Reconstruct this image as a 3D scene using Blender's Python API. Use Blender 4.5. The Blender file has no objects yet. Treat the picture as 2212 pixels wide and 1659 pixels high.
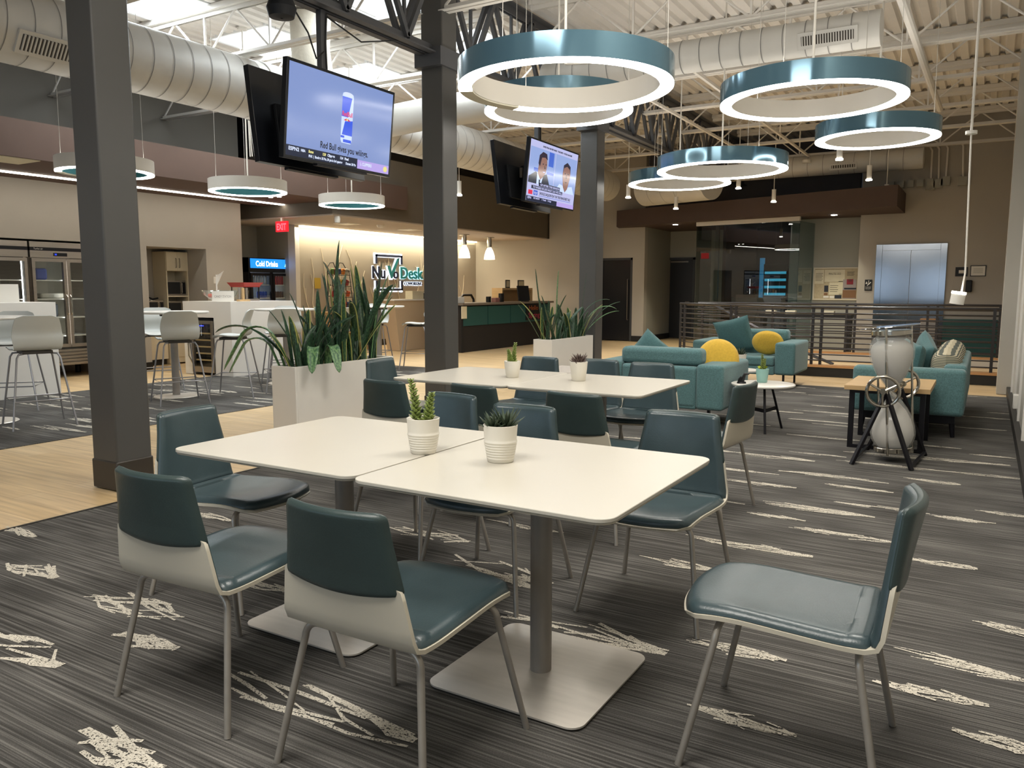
import bpy, bmesh, math, random
from mathutils import Vector, Matrix
random.seed(7)
PI = math.pi
sc = bpy.context.scene
COL = sc.collection

# ------------------------------------------------------------------ camera
W, H = 2212, 1659
YAW, PITCH, ROLL, FPX, EYE = math.radians(30.8156), math.radians(6.8454), math.radians(-0.0656), 1712.55, 1.3495
_f = Vector((-math.sin(YAW) * math.cos(PITCH), math.cos(YAW) * math.cos(PITCH), -math.sin(PITCH)))
_r = Vector((math.cos(YAW), math.sin(YAW), 0))
_d = _f.cross(_r)
_c, _s = math.cos(ROLL), math.sin(ROLL)
RR, DD, FF = _c * _r + _s * _d, -_s * _r + _c * _d, _f
CAM = Vector((0, 0, EYE))
cam = bpy.data.cameras.new('camera')
co = bpy.data.objects.new('camera', cam)
COL.objects.link(co)
m = Matrix((RR, -DD, -FF)).transposed().to_4x4()
m.translation = CAM
co.matrix_world = m
cam.sensor_width = 36
cam.lens = FPX / W * 36
cam.clip_start = 0.05
sc.camera = co

def ray(u, v):
    return RR * ((u - W / 2) / FPX) + DD * ((v - H / 2) / FPX) + FF
def onz(u, v, z=0.0):
    d = ray(u, v); return CAM + d * ((z - EYE) / d.z)
def onx(u, v, x):
    d = ray(u, v); return CAM + d * (x / d.x)
def ony(u, v, y):
    d = ray(u, v); return CAM + d * (y / d.y)

# ------------------------------------------------------------------ world, exposure
sc.view_settings.view_transform = 'Standard'
sc.view_settings.look = 'None'
sc.view_settings.gamma = 1
sc.view_settings.use_curve_mapping = False
sc.view_settings.exposure = 0.70
wd = bpy.data.worlds.new('World'); sc.world = wd; wd.use_nodes = True
wd.node_tree.nodes['Background'].inputs[0].default_value = (0.86, 0.93, 1.0, 1)
wd.node_tree.nodes['Background'].inputs[1].default_value = 0.9
sc.cycles.max_bounces = 8
sc.cycles.diffuse_bounces = 5
sc.cycles.glossy_bounces = 4
sc.cycles.transmission_bounces = 8
sc.cycles.transparent_max_bounces = 12
sc.cycles.sample_clamp_indirect = 4
sc.cycles.caustics_reflective = False
sc.cycles.caustics_refractive = False
try:
    sc.cycles.use_denoising = True
    sc.cycles.denoiser = 'OPENIMAGEDENOISE'
except Exception:
    pass

# ------------------------------------------------------------------ lights
def area(name, loc, size, power, col=(1, 1, 1), rot=(0, 0, 0), sy=None):
    l = bpy.data.lights.new(name, 'AREA'); l.energy = power; l.color = col
    l.size = size
    if sy: l.shape = 'RECTANGLE'; l.size_y = sy
    o = bpy.data.objects.new(name, l); o.location = loc; o.rotation_euler = rot
    COL.objects.link(o); return o
def spot(name, loc, power, angle=80, col=(1, .9, .75), blend=.6, rad=.04):
    l = bpy.data.lights.new(name, 'SPOT'); l.energy = power; l.color = col
    l.spot_size = math.radians(angle); l.spot_blend = blend; l.shadow_soft_size = rad
    o = bpy.data.objects.new(name, l); o.location = loc
    COL.objects.link(o); return o
WARM = (1, .86, .66)
# added fill lamps above the camera and front tables, without fixtures
area('fill_light_rear', (-1.6, 0.2, 4.4), 2.5, 120, (1, .955, .88), sy=1.5)
area('fill_light_right', (-0.9, 3.9, 4.6), 1.8, 80, (1, .955, .88), sy=1.2)
# daylight under the skylights
for x, y in ((-8.95, 6.4), (-8.95, 8.35), (-8.95, 10.35), (-6.55, 7.7), (-6.55, 9.85)):
    area('skylight_daylight', (x, y, 4.78), 1.0, 42, (.86, .94, 1), sy=1.1)
# left zone, soffit downlights
for x, y in ((-11.0, 5.3), (-11.0, 7.6), (-10.9, 9.7)):
    spot('soffit_spot', (x, y, 2.88), 22, 110, WARM)
# reception
area('cove_light', (-12.3, 15.2, 2.62), .12, 62, (1, .87, .62), rot=(0, math.radians(0), 0), sy=6.4)
for x, y in ((-11.1, 16.2), (-11.1, 17.6)):
    spot('reception_lamp', (x, y, 2.2), 34, 150, WARM)
# downlights at the far right soffit
for u, v in ((1459, 485), (1802, 464)):
    p = onz(u, v, 2.90)
    spot('far_downlight', (p.x, p.y + .1, 2.88), 60, 75, (1, .93, .70))

# ------------------------------------------------------------------ materials
def srgb(h):
    h = h.lstrip('#'); r = []
    for i in (0, 2, 4):
        c = int(h[i:i + 2], 16) / 255
        r.append(c / 12.92 if c <= .04045 else ((c + .055) / 1.055) ** 2.4)
    return (*r, 1)
MATS = {}
def mat(name, col, rough=.5, metal=0, spec=.5, noise=None, bump=None, emit=None, estr=1, trans=0, alpha=1, ior=1.45, coat=0, sheen=0):
    mt = bpy.data.materials.new(name); mt.use_nodes = True
    nt = mt.node_tree; b = nt.nodes['Principled BSDF']
    c = srgb(col) if isinstance(col, str) else col
    b.inputs['Base Color'].default_value = c
    b.inputs['Roughness'].default_value = rough
    b.inputs['Metallic'].default_value = metal
    b.inputs['Specular IOR Level'].default_value = spec
    b.inputs['IOR'].default_value = ior
    if coat: b.inputs['Coat Weight'].default_value = coat
    if sheen: b.inputs['Sheen Weight'].default_value = sheen
    if trans: b.inputs['Transmission Weight'].default_value = trans
    if alpha < 1: b.inputs['Alpha'].default_value = alpha
    if emit:
        b.inputs['Emission Color'].default_value = srgb(emit) if isinstance(emit, str) else emit
        b.inputs['Emission Strength'].default_value = estr
    tc = None
    if noise or bump:
        tc = nt.nodes.new('ShaderNodeTexCoord')
    if noise:                                   # (scale, amount) or (scale, amount, (sx,sy,sz))
        n = nt.nodes.new('ShaderNodeTexNoise'); n.inputs['Scale'].default_value = noise[0]; n.inputs['Detail'].default_value = 5
        if len(noise) > 2:
            mp = nt.nodes.new('ShaderNodeMapping'); mp.inputs['Scale'].default_value = noise[2]
            nt.links.new(tc.outputs['Object'], mp.inputs[0]); nt.links.new(mp.outputs[0], n.inputs['Vector'])
        else:
            nt.links.new(tc.outputs['Object'], n.inputs['Vector'])
        r = nt.nodes.new('ShaderNodeValToRGB')
        a = noise[1]
        r.color_ramp.elements[0].position = .3; r.color_ramp.elements[1].position = .7
        r.color_ramp.elements[0].color = (c[0] * (1 - a), c[1] * (1 - a), c[2] * (1 - a), 1)
        r.color_ramp.elements[1].color = (min(1, c[0] * (1 + a)), min(1, c[1] * (1 + a)), min(1, c[2] * (1 + a)), 1)
        nt.links.new(n.outputs['Fac'], r.inputs[0]); nt.links.new(r.outputs[0], b.inputs['Base Color'])
    if bump:                                    # (scale, strength)
        n = nt.nodes.new('ShaderNodeTexNoise'); n.inputs['Scale'].default_value = bump[0]; n.inputs['Detail'].default_value = 3
        nt.links.new(tc.outputs['Object'], n.inputs['Vector'])
        bm = nt.nodes.new('ShaderNodeBump'); bm.inputs['Strength'].default_value = bump[1]; bm.inputs['Distance'].default_value = .01
        nt.links.new(n.outputs['Fac'], bm.inputs['Height']); nt.links.new(bm.outputs[0], b.inputs['Normal'])
    MATS[name] = mt
    return mt

M_white = mat('white_laminate', '#dedad2', .32, spec=.5, noise=(3, .015))
M_table = mat('tabletop_white', '#c3beb2', .30, spec=.45, noise=(2, .02))
M_tedge = mat('tabletop_edge', '#b3aa99', .5)
M_shell = mat('white_plastic', '#c8c1b0', .38, noise=(4, .015))
M_teal = mat('teal_leather', '#3b4a4e', .29, spec=.6, noise=(9, .10), bump=(180, .06))
M_teal_shade = mat('shaded_teal_leather', '#32403f', .36, spec=.5, noise=(9, .08), bump=(180, .06))  # same teal leather, painted darker for the shade on chair backs
M_steel = mat('satin_steel', '#a7a198', .34, metal=.5, noise=(20, .06))
M_base = mat('brushed_base', '#cdc6bb', .36, metal=.25, noise=(5, .05, (1, 8, 1)))
M_based = mat('base_edge', '#3a3733', .5, metal=.4)
M_post = mat('post_grey', '#97918a', .36, metal=.3, noise=(12, .05))
M_pot = mat('white_ceramic', '#dcd7cb', .38)
M_soil = mat('soil', '#3a2c22', .9, noise=(40, .4))
M_col = mat('charcoal_paint', '#4f4e4c', .42, spec=.45, noise=(2, .05))
M_colb = mat('charcoal_base', '#3a352f', .4)
M_wall = mat('wall_beige', '#aaa499', .75, noise=(1.2, .03), bump=(60, .04))
M_wall2 = mat('wall_grey', '#9c9b91', .75, noise=(1.2, .03))
M_wallr = mat('wall_right_grey', '#b8b4aa', .6, noise=(1.5, .04))
M_dark = mat('wall_dark', '#4b4640', .8, noise=(1.5, .05))
M_slate = mat('wall_slate', '#55555a', .8, noise=(1.5, .05))
M_brown = mat('soffit_brown', '#57443a', .75, noise=(2, .05))
M_brown2 = mat('soffit_brown_right', '#4f403a', .75, noise=(2, .05))
M_slab = mat('soffit_taupe', '#5f574c', .75, noise=(2, .04))
M_ceilw = mat('ceiling_plaster', '#b7ada4', .8)
M_black = mat('black', '#0d0d0f', .5)
M_blackm = mat('black_metal', '#16151a', .4, metal=.3)
M_rail = mat('railing_metal', '#343232', .38, metal=.35)
M_baseb = mat('black_baseboard', '#191817', .45)
M_duct = mat('white_duct', '#cac8c2', .55, metal=.15, noise=(3, .04))
M_seam = mat('duct_seam', '#7c7a78', .6)
M_roof = mat('roof_deck_white', '#e2ded8', .7, noise=(2, .04))
M_joist = mat('joist_white', '#dedad3', .6, noise=(2, .04))
M_girder = mat('girder_grey', '#4c4d50', .5, noise=(3, .05))
M_ringt = mat('ring_teal_gloss', '#5f8294', .12, metal=.45, spec=.8)
M_ringw = mat('ring_white', '#cfcac0', .45)
M_ringlit = mat('ring_diffuser_lit', '#ffffff', .5, emit=(1, .955, .88, 1), estr=10)
M_ringup = mat('ring_added_uplight', '#ffffff', .5, emit=(1, .955, .88, 1), estr=5)  # upward glow added to the ring tops to brighten the ceiling
M_ringun = mat('ring_diffuser_unlit', '#d5d0bd', .5)
M_strip = mat('led_strip', '#ffffff', .5, emit=(1, .93, .82, 1), estr=9)
M_strip2 = mat('led_cove', '#ffffff', .5, emit=(1, .88, .62, 1), estr=7)
M_cable = mat('cable_grey', '#b9b5ad', .5)
M_cord = mat('white_cord', '#dcd8cf', .5)
M_sky = mat('skylight_panel', '#ffffff', .5, emit=(.90, .96, 1, 1), estr=3.0)
M_well = mat('skylight_well', '#f2f4f5', .6)
M_lit = mat('lamp_lens', '#ffffff', .5, emit=(1, .93, .8, 1), estr=14)
M_shade = mat('glass_shade', '#fff3e0', .4, emit=(1, .88, .74, 1), estr=2.6)
M_sofa = mat('sofa_fabric', '#55787a', .85, sheen=.2, noise=(110, .25), bump=(260, .35))
M_sofad = mat('cushion_teal', '#44686a', .85, sheen=.2, noise=(60, .12), bump=(260, .3))
M_yellow = mat('cushion_yellow', '#d0a93a', .8, sheen=.2, noise=(50, .08), bump=(200, .2))
M_wood = mat('light_wood', '#c2a274', .45, noise=(4, .10, (1, 14, 14)))
M_woodt = mat('nosing_wood', '#b3875a', .4, noise=(4, .10, (2, 20, 20)))
M_chrome = mat('chrome', '#b8b3a8', .16, metal=1)
M_inox = mat('stainless', '#a9a197', .28, metal=.9, noise=(3, .06, (1, 1, 12)))
M_elev = mat('elevator_steel', '#8d9196', .13, metal=1, noise=(1.2, .05), bump=(1.1, .10))
M_sand = mat('hourglass_sand', '#a9a59c', .8, emit=(.8, .78, .74, 1), estr=.03)  # faint glow put into the sand to lighten it
M_reddish = mat('red_paint', '#a3322c', .45)
M_exit = mat('exit_face', '#c21f27', .5, emit='#e01c28', estr=.9)
M_exitt = mat('exit_letters', '#ff5a60', .5, emit='#ff3c48', estr=2.2)
M_paper = mat('paper', '#cfc6ab', .8, noise=(8, .05))
M_paperw = mat('paper_white', '#dcd8cf', .8)
M_cork = mat('board_fabric', '#b3a588', .9, noise=(30, .08))
M_ink = mat('ink', '#4b463f', .8)
M_frame = mat('pale_frame', '#c9bfa8', .5)
M_stool = mat('stool_plastic', '#b9bcb8', .42, noise=(4, .02))
M_stoolm = mat('stool_metal', '#9b9a9c', .35, metal=.7)
M_leaf = None
M_navy = mat('sign_navy', '#1b2340', .5)
M_stealt = mat('sign_teal', '#1f7d84', .4)
M_halo = mat('sign_halo', '#ffffff', .5, emit=(.72, .84, 1, 1), estr=1.0)
M_haloc = mat('sign_halo_cyan', '#c8f4ff', .5, emit=(.5, .85, 1, 1), estr=.85)
M_branch = mat('branch_relief', '#d9cfb8', .7)
M_tealpan = mat('desk_teal', '#1d4a47', .5)
M_deskdark = mat('desk_dark', '#1b1715', .6)
M_beigelam = mat('beige_laminate', '#b9a58a', .5)
M_cream = mat('cream_cabinet', '#d3c8ae', .45)
M_hdl = mat('handle_metal', '#8d8478', .3, metal=.9)
M_tvb = mat('tv_black', '#111318', .28, spec=.5)
M_tvback = mat('tv_back_black', '#15171b', .55, spec=.4)
M_stripec = mat('stripe_cushion', '#a39f8b', .8)

def glass_mat(name, col, rough=0.0, mix=.12, tint=None):
    mt = bpy.data.materials.new(name); mt.use_nodes = True
    nt = mt.node_tree; nt.nodes.clear()
    o = nt.nodes.new('ShaderNodeOutputMaterial')
    t = nt.nodes.new('ShaderNodeBsdfTransparent'); t.inputs[0].default_value = tint or (.92, .95, .95, 1)
    g = nt.nodes.new('ShaderNodeBsdfGlossy'); g.inputs['Roughness'].default_value = rough; g.inputs[0].default_value = col
    f = nt.nodes.new('ShaderNodeFresnel'); f.inputs[0].default_value = 1.5
    a = nt.nodes.new('ShaderNodeMath'); a.operation = 'ADD'; a.inputs[1].default_value = mix; a.use_clamp = True
    mx = nt.nodes.new('ShaderNodeMixShader')
    ge = nt.nodes.new('ShaderNodeNewGeometry'); iv = nt.nodes.new('ShaderNodeMath'); iv.operation = 'SUBTRACT'; iv.inputs[0].default_value = 1
    ml = nt.nodes.new('ShaderNodeMath'); ml.operation = 'MULTIPLY'; nt.links.new(ge.outputs['Backfacing'], iv.inputs[1])
    nt.links.new(a.outputs[0], ml.inputs[0]); nt.links.new(iv.outputs[0], ml.inputs[1])
    nt.links.new(f.outputs[0], a.inputs[0]); nt.links.new(ml.outputs[0], mx.inputs[0])
    nt.links.new(t.outputs[0], mx.inputs[1]); nt.links.new(g.outputs[0], mx.inputs[2])
    nt.links.new(mx.outputs[0], o.inputs[0])
    return mt
M_glass = glass_mat('clear_glass', (1, 1, 1, 1), 0, .03)
M_gbulb = mat('bulb_glass', '#e9e7e0', .05, spec=.8, alpha=.26)
M_goff = glass_mat('office_glass', (1, 1, 1, 1), 0, .06, (.62, .70, .72, 1))

def carpet_mat(name, mark=False):
    mt = bpy.data.materials.new(name); mt.use_nodes = True
    nt = mt.node_tree; b = nt.nodes['Principled BSDF']; L = nt.links.new
    b.inputs['Roughness'].default_value = .95
    b.inputs['Specular IOR Level'].default_value = .15
    tc = nt.nodes.new('ShaderNodeTexCoord')
    mp = nt.nodes.new('ShaderNodeMapping'); mp.inputs['Scale'].default_value = (1.0, 105, 1)
    L(tc.outputs['Object'], mp.inputs[0])
    n = nt.nodes.new('ShaderNodeTexNoise'); n.inputs['Scale'].default_value = 1.0; n.inputs['Detail'].default_value = 3; n.inputs['Roughness'].default_value = .6
    L(mp.outputs[0], n.inputs['Vector'])
    mp2 = nt.nodes.new('ShaderNodeMapping'); mp2.inputs['Scale'].default_value = (2.2, 4.2, 1)
    L(tc.outputs['Object'], mp2.inputs[0])
    n2 = nt.nodes.new('ShaderNodeTexNoise'); n2.inputs['Scale'].default_value = .8; n2.inputs['Detail'].default_value = 2
    L(mp2.outputs[0], n2.inputs['Vector'])
    n3 = nt.nodes.new('ShaderNodeTexNoise'); n3.inputs['Scale'].default_value = 260; n3.inputs['Detail'].default_value = 2
    L(tc.outputs['Object'], n3.inputs['Vector'])
    r = nt.nodes.new('ShaderNodeValToRGB'); e = r.color_ramp.elements
    if mark:
        e[0].color = srgb('#b0a99b'); e[1].color = srgb('#dcd5c6'); e[0].position = .3; e[1].position = .55
        L(n3.outputs['Fac'], r.inputs[0])
    else:
        e[0].position = .30; e[0].color = srgb('#34322f'); e[1].position = .72; e[1].color = srgb('#7e7b76')
        k = e.new(.5); k.color = srgb('#514f4c')
        m1 = nt.nodes.new('ShaderNodeMath'); m1.operation = 'MULTIPLY_ADD'; m1.inputs[1].default_value = .35; L(n2.outputs['Fac'], m1.inputs[0])
        m1.inputs[2].default_value = -.17
        m2 = nt.nodes.new('ShaderNodeMath'); m2.operation = 'ADD'; L(n.outputs['Fac'], m2.inputs[0]); L(m1.outputs[0], m2.inputs[1])
        m3 = nt.nodes.new('ShaderNodeMath'); m3.operation = 'MULTIPLY_ADD'; m3.inputs[1].default_value = .22; m3.inputs[2].default_value = -.11; L(n3.outputs['Fac'], m3.inputs[0])
        m4 = nt.nodes.new('ShaderNodeMath'); m4.operation = 'ADD'; L(m2.outputs[0], m4.inputs[0]); L(m3.outputs[0], m4.inputs[1])
        L(m4.outputs[0], r.inputs[0])
    L(r.outputs[0], b.inputs['Base Color'])
    bp = nt.nodes.new('ShaderNodeBump'); bp.inputs['Strength'].default_value = .35; bp.inputs['Distance'].default_value = .004
    L(n3.outputs['Fac'], bp.inputs['Height']); L(bp.outputs[0], b.inputs['Normal'])
    return mt
M_carpet = carpet_mat('carpet_charcoal')
M_mark = carpet_mat('carpet_mark', True)
def fuzzy(mt):                                     # broken, tufted edges of the pale yarn
    nt = mt.node_tree; b = nt.nodes['Principled BSDF']
    tc = nt.nodes.new('ShaderNodeTexCoord'); n = nt.nodes.new('ShaderNodeTexNoise'); n.inputs['Scale'].default_value = 150; n.inputs['Detail'].default_value = 2
    nt.links.new(tc.outputs['Object'], n.inputs['Vector'])
    g = nt.nodes.new('ShaderNodeMath'); g.operation = 'GREATER_THAN'; g.inputs[1].default_value = .41
    nt.links.new(n.outputs['Fac'], g.inputs[0]); nt.links.new(g.outputs[0], b.inputs['Alpha'])
fuzzy(M_mark)

def plank_mat():
    mt = bpy.data.materials.new('wood_plank'); mt.use_nodes = True
    nt = mt.node_tree; b = nt.nodes['Principled BSDF']; L = nt.links.new
    b.inputs['Roughness'].default_value = .38
    tc = nt.nodes.new('ShaderNodeTexCoord')
    br = nt.nodes.new('ShaderNodeTexBrick')
    br.inputs['Scale'].default_value = 1; br.inputs['Brick Width'].default_value = 1.25; br.inputs['Row Height'].default_value = .19
    br.inputs['Mortar Size'].default_value = .0018; br.inputs['Mortar Smooth'].default_value = .1
    br.inputs['Color1'].default_value = srgb('#dcc39a'); br.inputs['Color2'].default_value = srgb('#d3b88b'); br.inputs['Mortar'].default_value = srgb('#a98c66')
    mpb = nt.nodes.new('ShaderNodeMapping'); mpb.inputs['Rotation'].default_value = (0, 0, 0)
    L(tc.outputs['Object'], mpb.inputs[0]); L(mpb.outputs[0], br.inputs['Vector'])
    mp = nt.nodes.new('ShaderNodeMapping'); mp.inputs['Scale'].default_value = (1.2, 22, 1); L(tc.outputs['Object'], mp.inputs[0])
    n = nt.nodes.new('ShaderNodeTexNoise'); n.inputs['Scale'].default_value = 1.3; n.inputs['Detail'].default_value = 4; L(mp.outputs[0], n.inputs['Vector'])
    r = nt.nodes.new('ShaderNodeValToRGB'); r.color_ramp.elements[0].color = (.78, .74, .70, 1); r.color_ramp.elements[1].color = (1.12, 1.1, 1.08, 1)
    r.color_ramp.elements[0].position = .3; r.color_ramp.elements[1].position = .7
    L(n.outputs['Fac'], r.inputs[0])
    mx = nt.nodes.new('ShaderNodeMix'); mx.data_type = 'RGBA'; mx.blend_type = 'MULTIPLY'; mx.inputs[0].default_value = 1
    L(br.outputs['Color'], mx.inputs[6]); L(r.outputs[0], mx.inputs[7]); L(mx.outputs[2], b.inputs['Base Color'])
    return mt
M_plank = plank_mat()

def leaf_mat(name, base, band, edge=None):
    mt = bpy.data.materials.new(name); mt.use_nodes = True
    nt = mt.node_tree; b = nt.nodes['Principled BSDF']; L = nt.links.new
    b.inputs['Roughness'].default_value = .42
    uv = nt.nodes.new('ShaderNodeUVMap')
    sp = nt.nodes.new('ShaderNodeSeparateXYZ'); L(uv.outputs[0], sp.inputs[0])
    n = nt.nodes.new('ShaderNodeTexNoise'); n.inputs['Scale'].default_value = 1; n.inputs['Detail'].default_value = 3
    mp = nt.nodes.new('ShaderNodeMapping'); mp.inputs['Scale'].default_value = (5, 34, 1); L(uv.outputs[0], mp.inputs[0]); L(mp.outputs[0], n.inputs['Vector'])
    r = nt.nodes.new('ShaderNodeValToRGB'); r.color_ramp.elements[0].position = .42; r.color_ramp.elements[1].position = .6
    r.color_ramp.elements[0].color = srgb(base); r.color_ramp.elements[1].color = srgb(band)
    L(n.outputs['Fac'], r.inputs[0])
    if edge:
        a = nt.nodes.new('ShaderNodeMath'); a.operation = 'SUBTRACT'; a.inputs[1].default_value = .5; L(sp.outputs[0], a.inputs[0])
        ab = nt.nodes.new('ShaderNodeMath'); ab.operation = 'ABSOLUTE'; L(a.outputs[0], ab.inputs[0])
        g = nt.nodes.new('ShaderNodeMath'); g.operation = 'GREATER_THAN'; g.inputs[1].default_value = .36; L(ab.outputs[0], g.inputs[0])
        mx = nt.nodes.new('ShaderNodeMix'); mx.data_type = 'RGBA'; L(g.outputs[0], mx.inputs[0]); L(r.outputs[0], mx.inputs[6]); mx.inputs[7].default_value = srgb(edge)
        L(mx.outputs[2], b.inputs['Base Color'])
    else:
        L(r.outputs[0], b.inputs['Base Color'])
    return mt
M_leafA = leaf_mat('snake_leaf_dark', '#1b3226', '#3a5a3c')
M_leafB = leaf_mat('snake_leaf_yellow_edge', '#22402c', '#48683f', '#a9a75c')
M_leafC = leaf_mat('snake_leaf_light', '#3a6040', '#6f9460')
M_succ = mat('succulent_green', '#7f8f4c', .5, noise=(60, .3))
M_succd = mat('succulent_dark', '#3c4a38', .5, noise=(60, .3))
M_succp = mat('succulent_purple', '#5a4a44', .5, noise=(60, .3))
M_stem = mat('stem_brown', '#6d4f38', .7)

# ------------------------------------------------------------------ mesh helper
class MB:
    def __init__(s):
        s.v = []; s.f = []; s.m = []; s.uv = {}
    def add(s, vs, fs, mi=0):
        o = len(s.v); s.v += [tuple(v) for v in vs]
        for f in fs: s.f.append(tuple(i + o for i in f)); s.m.append(mi)
        return s
    def box(s, x0, x1, y0, y1, z0, z1, mi=0, R=None, o=None):
        vs = [Vector((x, y, z)) for z in (z0, z1) for y in (y0, y1) for x in (x0, x1)]
        if R is not None: vs = [R @ v for v in vs]
        if o is not None: vs = [v + Vector(o) for v in vs]
        return s.add(vs, [(0, 2, 3, 1), (4, 5, 7, 6), (0, 1, 5, 4), (2, 6, 7, 3), (0, 4, 6, 2), (1, 3, 7, 5)], mi)
    def tube(s, pts, r, n=10, mi=0, cap=True, closed=False):
        pts = [Vector(p) for p in pts]; N = len(pts)
        rr = r if isinstance(r, (list, tuple)) else [r] * N
        rings = []; up = None
        for i, p in enumerate(pts):
            if closed: t = pts[(i + 1) % N] - pts[i - 1]
            else: t = pts[min(i + 1, N - 1)] - pts[max(i - 1, 0)]
            t.normalize()
            if up is None:
                up = t.cross(Vector((0, 0, 1)))
                if up.length < .05: up = t.cross(Vector((0, 1, 0)))
                up.normalize()
            else:
                up = up - t * up.dot(t); up.normalize()
            w = t.cross(up)
            rings.append([p + (up * math.cos(2 * PI * k / n) + w * math.sin(2 * PI * k / n)) * rr[i] for k in range(n)])
        vs = [v for rg in rings for v in rg]; fs = []
        for i in range(N if closed else N - 1):
            a, b = i * n, ((i + 1) % N) * n
            for k in range(n): fs.append((a + k, a + (k + 1) % n, b + (k + 1) % n, b + k))
        if cap and not closed: fs += [tuple(range(n))[::-1], tuple((N - 1) * n + k for k in range(n))]
        return s.add(vs, fs, mi)
    def bar(s, a, b, w, h, mi=0):                  # rectangular bar between two points, w across (horizontal), h other
        a, b = Vector(a), Vector(b); t = (b - a).normalized()
        sd = t.cross(Vector((0, 0, 1)))
        if sd.length < .02: sd = Vector((1, 0, 0))
        sd.normalize(); up = sd.cross(t)
        vs = [p + sd * i * w / 2 + up * j * h / 2 for p in (a, b) for i, j in ((-1, -1), (1, -1), (1, 1), (-1, 1))]
        return s.add(vs, [(0, 1, 2, 3)[::-1], (4, 5, 6, 7), (0, 1, 5, 4), (1, 2, 6, 5), (2, 3, 7, 6), (3, 0, 4, 7)], mi)
    def lathe(s, prof, c=(0, 0, 0), n=32, mi=0, a0=0, a1=2 * PI, close=False, R=None):
        full = abs(a1 - a0 - 2 * PI) < 1e-6; k = n if full else n + 1
        vs = []
        for r, z in prof:
            for i in range(k):
                a = a0 + (a1 - a0) * i / n; v = Vector((r * math.cos(a), r * math.sin(a), z))
                if R is not None: v = R @ v
                vs.append(v + Vector(c))
        fs = []; P = len(prof)
        for j in range(P if close else P - 1):
            j2 = (j + 1) % P
            for i in range(n):
                i2 = (i + 1) % k
                fs.append((j * k + i, j * k + i2, j2 * k + i2, j2 * k + i))
        if not full and close:
            fs.append(tuple(j * k for j in range(P))); fs.append(tuple(j * k + n for j in range(P))[::-1])
        if not close:
            if prof[0][0] > 1e-4 and full and False: pass
        return s.add(vs, fs, mi)
    def cyl(s, c, r, z0, z1, n=24, mi=0, r1=None):
        r1 = r if r1 is None else r1
        vs = [(c[0] + r * math.cos(2 * PI * i / n), c[1] + r * math.sin(2 * PI * i / n), z0) for i in range(n)]
        vs += [(c[0] + r1 * math.cos(2 * PI * i / n), c[1] + r1 * math.sin(2 * PI * i / n), z1) for i in range(n)]
        fs = [tuple(range(n))[::-1], tuple(range(n, 2 * n))] + [(i, (i + 1) % n, n + (i + 1) % n, n + i) for i in range(n)]
        return s.add(vs, fs, mi)
    def prism(s, poly, z0, z1, mi=0, side=None):
        n = len(poly)
        s.add([(x, y, z0) for x, y in poly] + [(x, y, z1) for x, y in poly], [tuple(range(n))[::-1], tuple(range(n, 2 * n))], mi)
        o = len(s.v) - 2 * n
        for i in range(n):
            s.f.append((o + i, o + (i + 1) % n, o + n + (i + 1) % n, o + n + i)); s.m.append(mi if side is None else side)
        return s
    def grid(s, P, mi=0, flip=False):               # P[i][j] vectors
        a, b = len(P), len(P[0]); vs = [v for row in P for v in row]
        fs = [(i * b + j, i * b + j + 1, (i + 1) * b + j + 1, (i + 1) * b + j) for i in range(a - 1) for j in range(b - 1)]
        if flip: fs = [f[::-1] for f in fs]
        return s.add(vs, fs, mi)
    def build(s, name, mats, parent=None, smooth=False, bevel=0, seg=2, world=False, kind=None, loc=None, auto=35):
        me = bpy.data.meshes.new(name)
        vs = [Vector(v) for v in s.v]
        o = None
        if parent is not None:
            if world:
                inv = pmat(parent).inverted(); vs = [inv @ v for v in vs]
            origin = Vector((0, 0, 0))
        else:
            if loc is None:
                lo = Vector((min(v.x for v in vs), min(v.y for v in vs), min(v.z for v in vs)))
                hi = Vector((max(v.x for v in vs), max(v.y for v in vs), max(v.z for v in vs)))
                origin = Vector(((lo.x + hi.x) / 2, (lo.y + hi.y) / 2, lo.z))
            else: origin = Vector(loc)
            vs = [v - origin for v in vs]
        me.from_pydata([tuple(v) for v in vs], [], s.f)
        if not isinstance(mats, (list, tuple)): mats = [mats]
        for mm in mats: me.materials.append(mm)
        for p, mi in zip(me.polygons, s.m): p.material_index = mi
        bm = bmesh.new(); bm.from_mesh(me); bmesh.ops.recalc_face_normals(bm, faces=bm.faces); bm.to_mesh(me); bm.free()
        if s.uv:
            ul = me.uv_layers.new(name='UVMap')
            for lp in me.loops:
                ul.data[lp.index].uv = s.uv.get(lp.vertex_index, (0, 0))
        if smooth:
            for p in me.polygons: p.use_smooth = True
            try: me.set_sharp_from_angle(angle=math.radians(auto))
            except Exception: pass
        o = bpy.data.objects.new(name, me); COL.objects.link(o)
        if parent is not None: o.parent = parent
        else: o.location = origin
        if bevel:
            b = o.modifiers.new('bevel', 'BEVEL'); b.width = bevel; b.segments = seg; b.limit_method = 'ANGLE'; b.angle_limit = math.radians(40)
            if not smooth:
                for p in me.polygons: p.use_smooth = True
                try: me.set_sharp_from_angle(angle=math.radians(50))
                except Exception: pass
                b.harden_normals = False
        if kind: o['kind'] = kind
        return o
_PM = {}
def pmat(o):
    m = Matrix.LocRotScale(o.location, o.rotation_euler, o.scale)
    if o.parent: m = pmat(o.parent) @ m
    return m
def tag(o, label, cat, group=None, kind=None):
    o['label'] = label; o['category'] = cat
    if group: o['group'] = group
    if kind: o['kind'] = kind
    return o
def thing(name, label, cat, loc=(0, 0, 0), rz=0, group=None):
    o = bpy.data.objects.new(name, None); COL.objects.link(o)
    o.location = loc; o.rotation_euler = (0, 0, rz); o.empty_display_size = .1
    return tag(o, label, cat, group)
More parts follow.
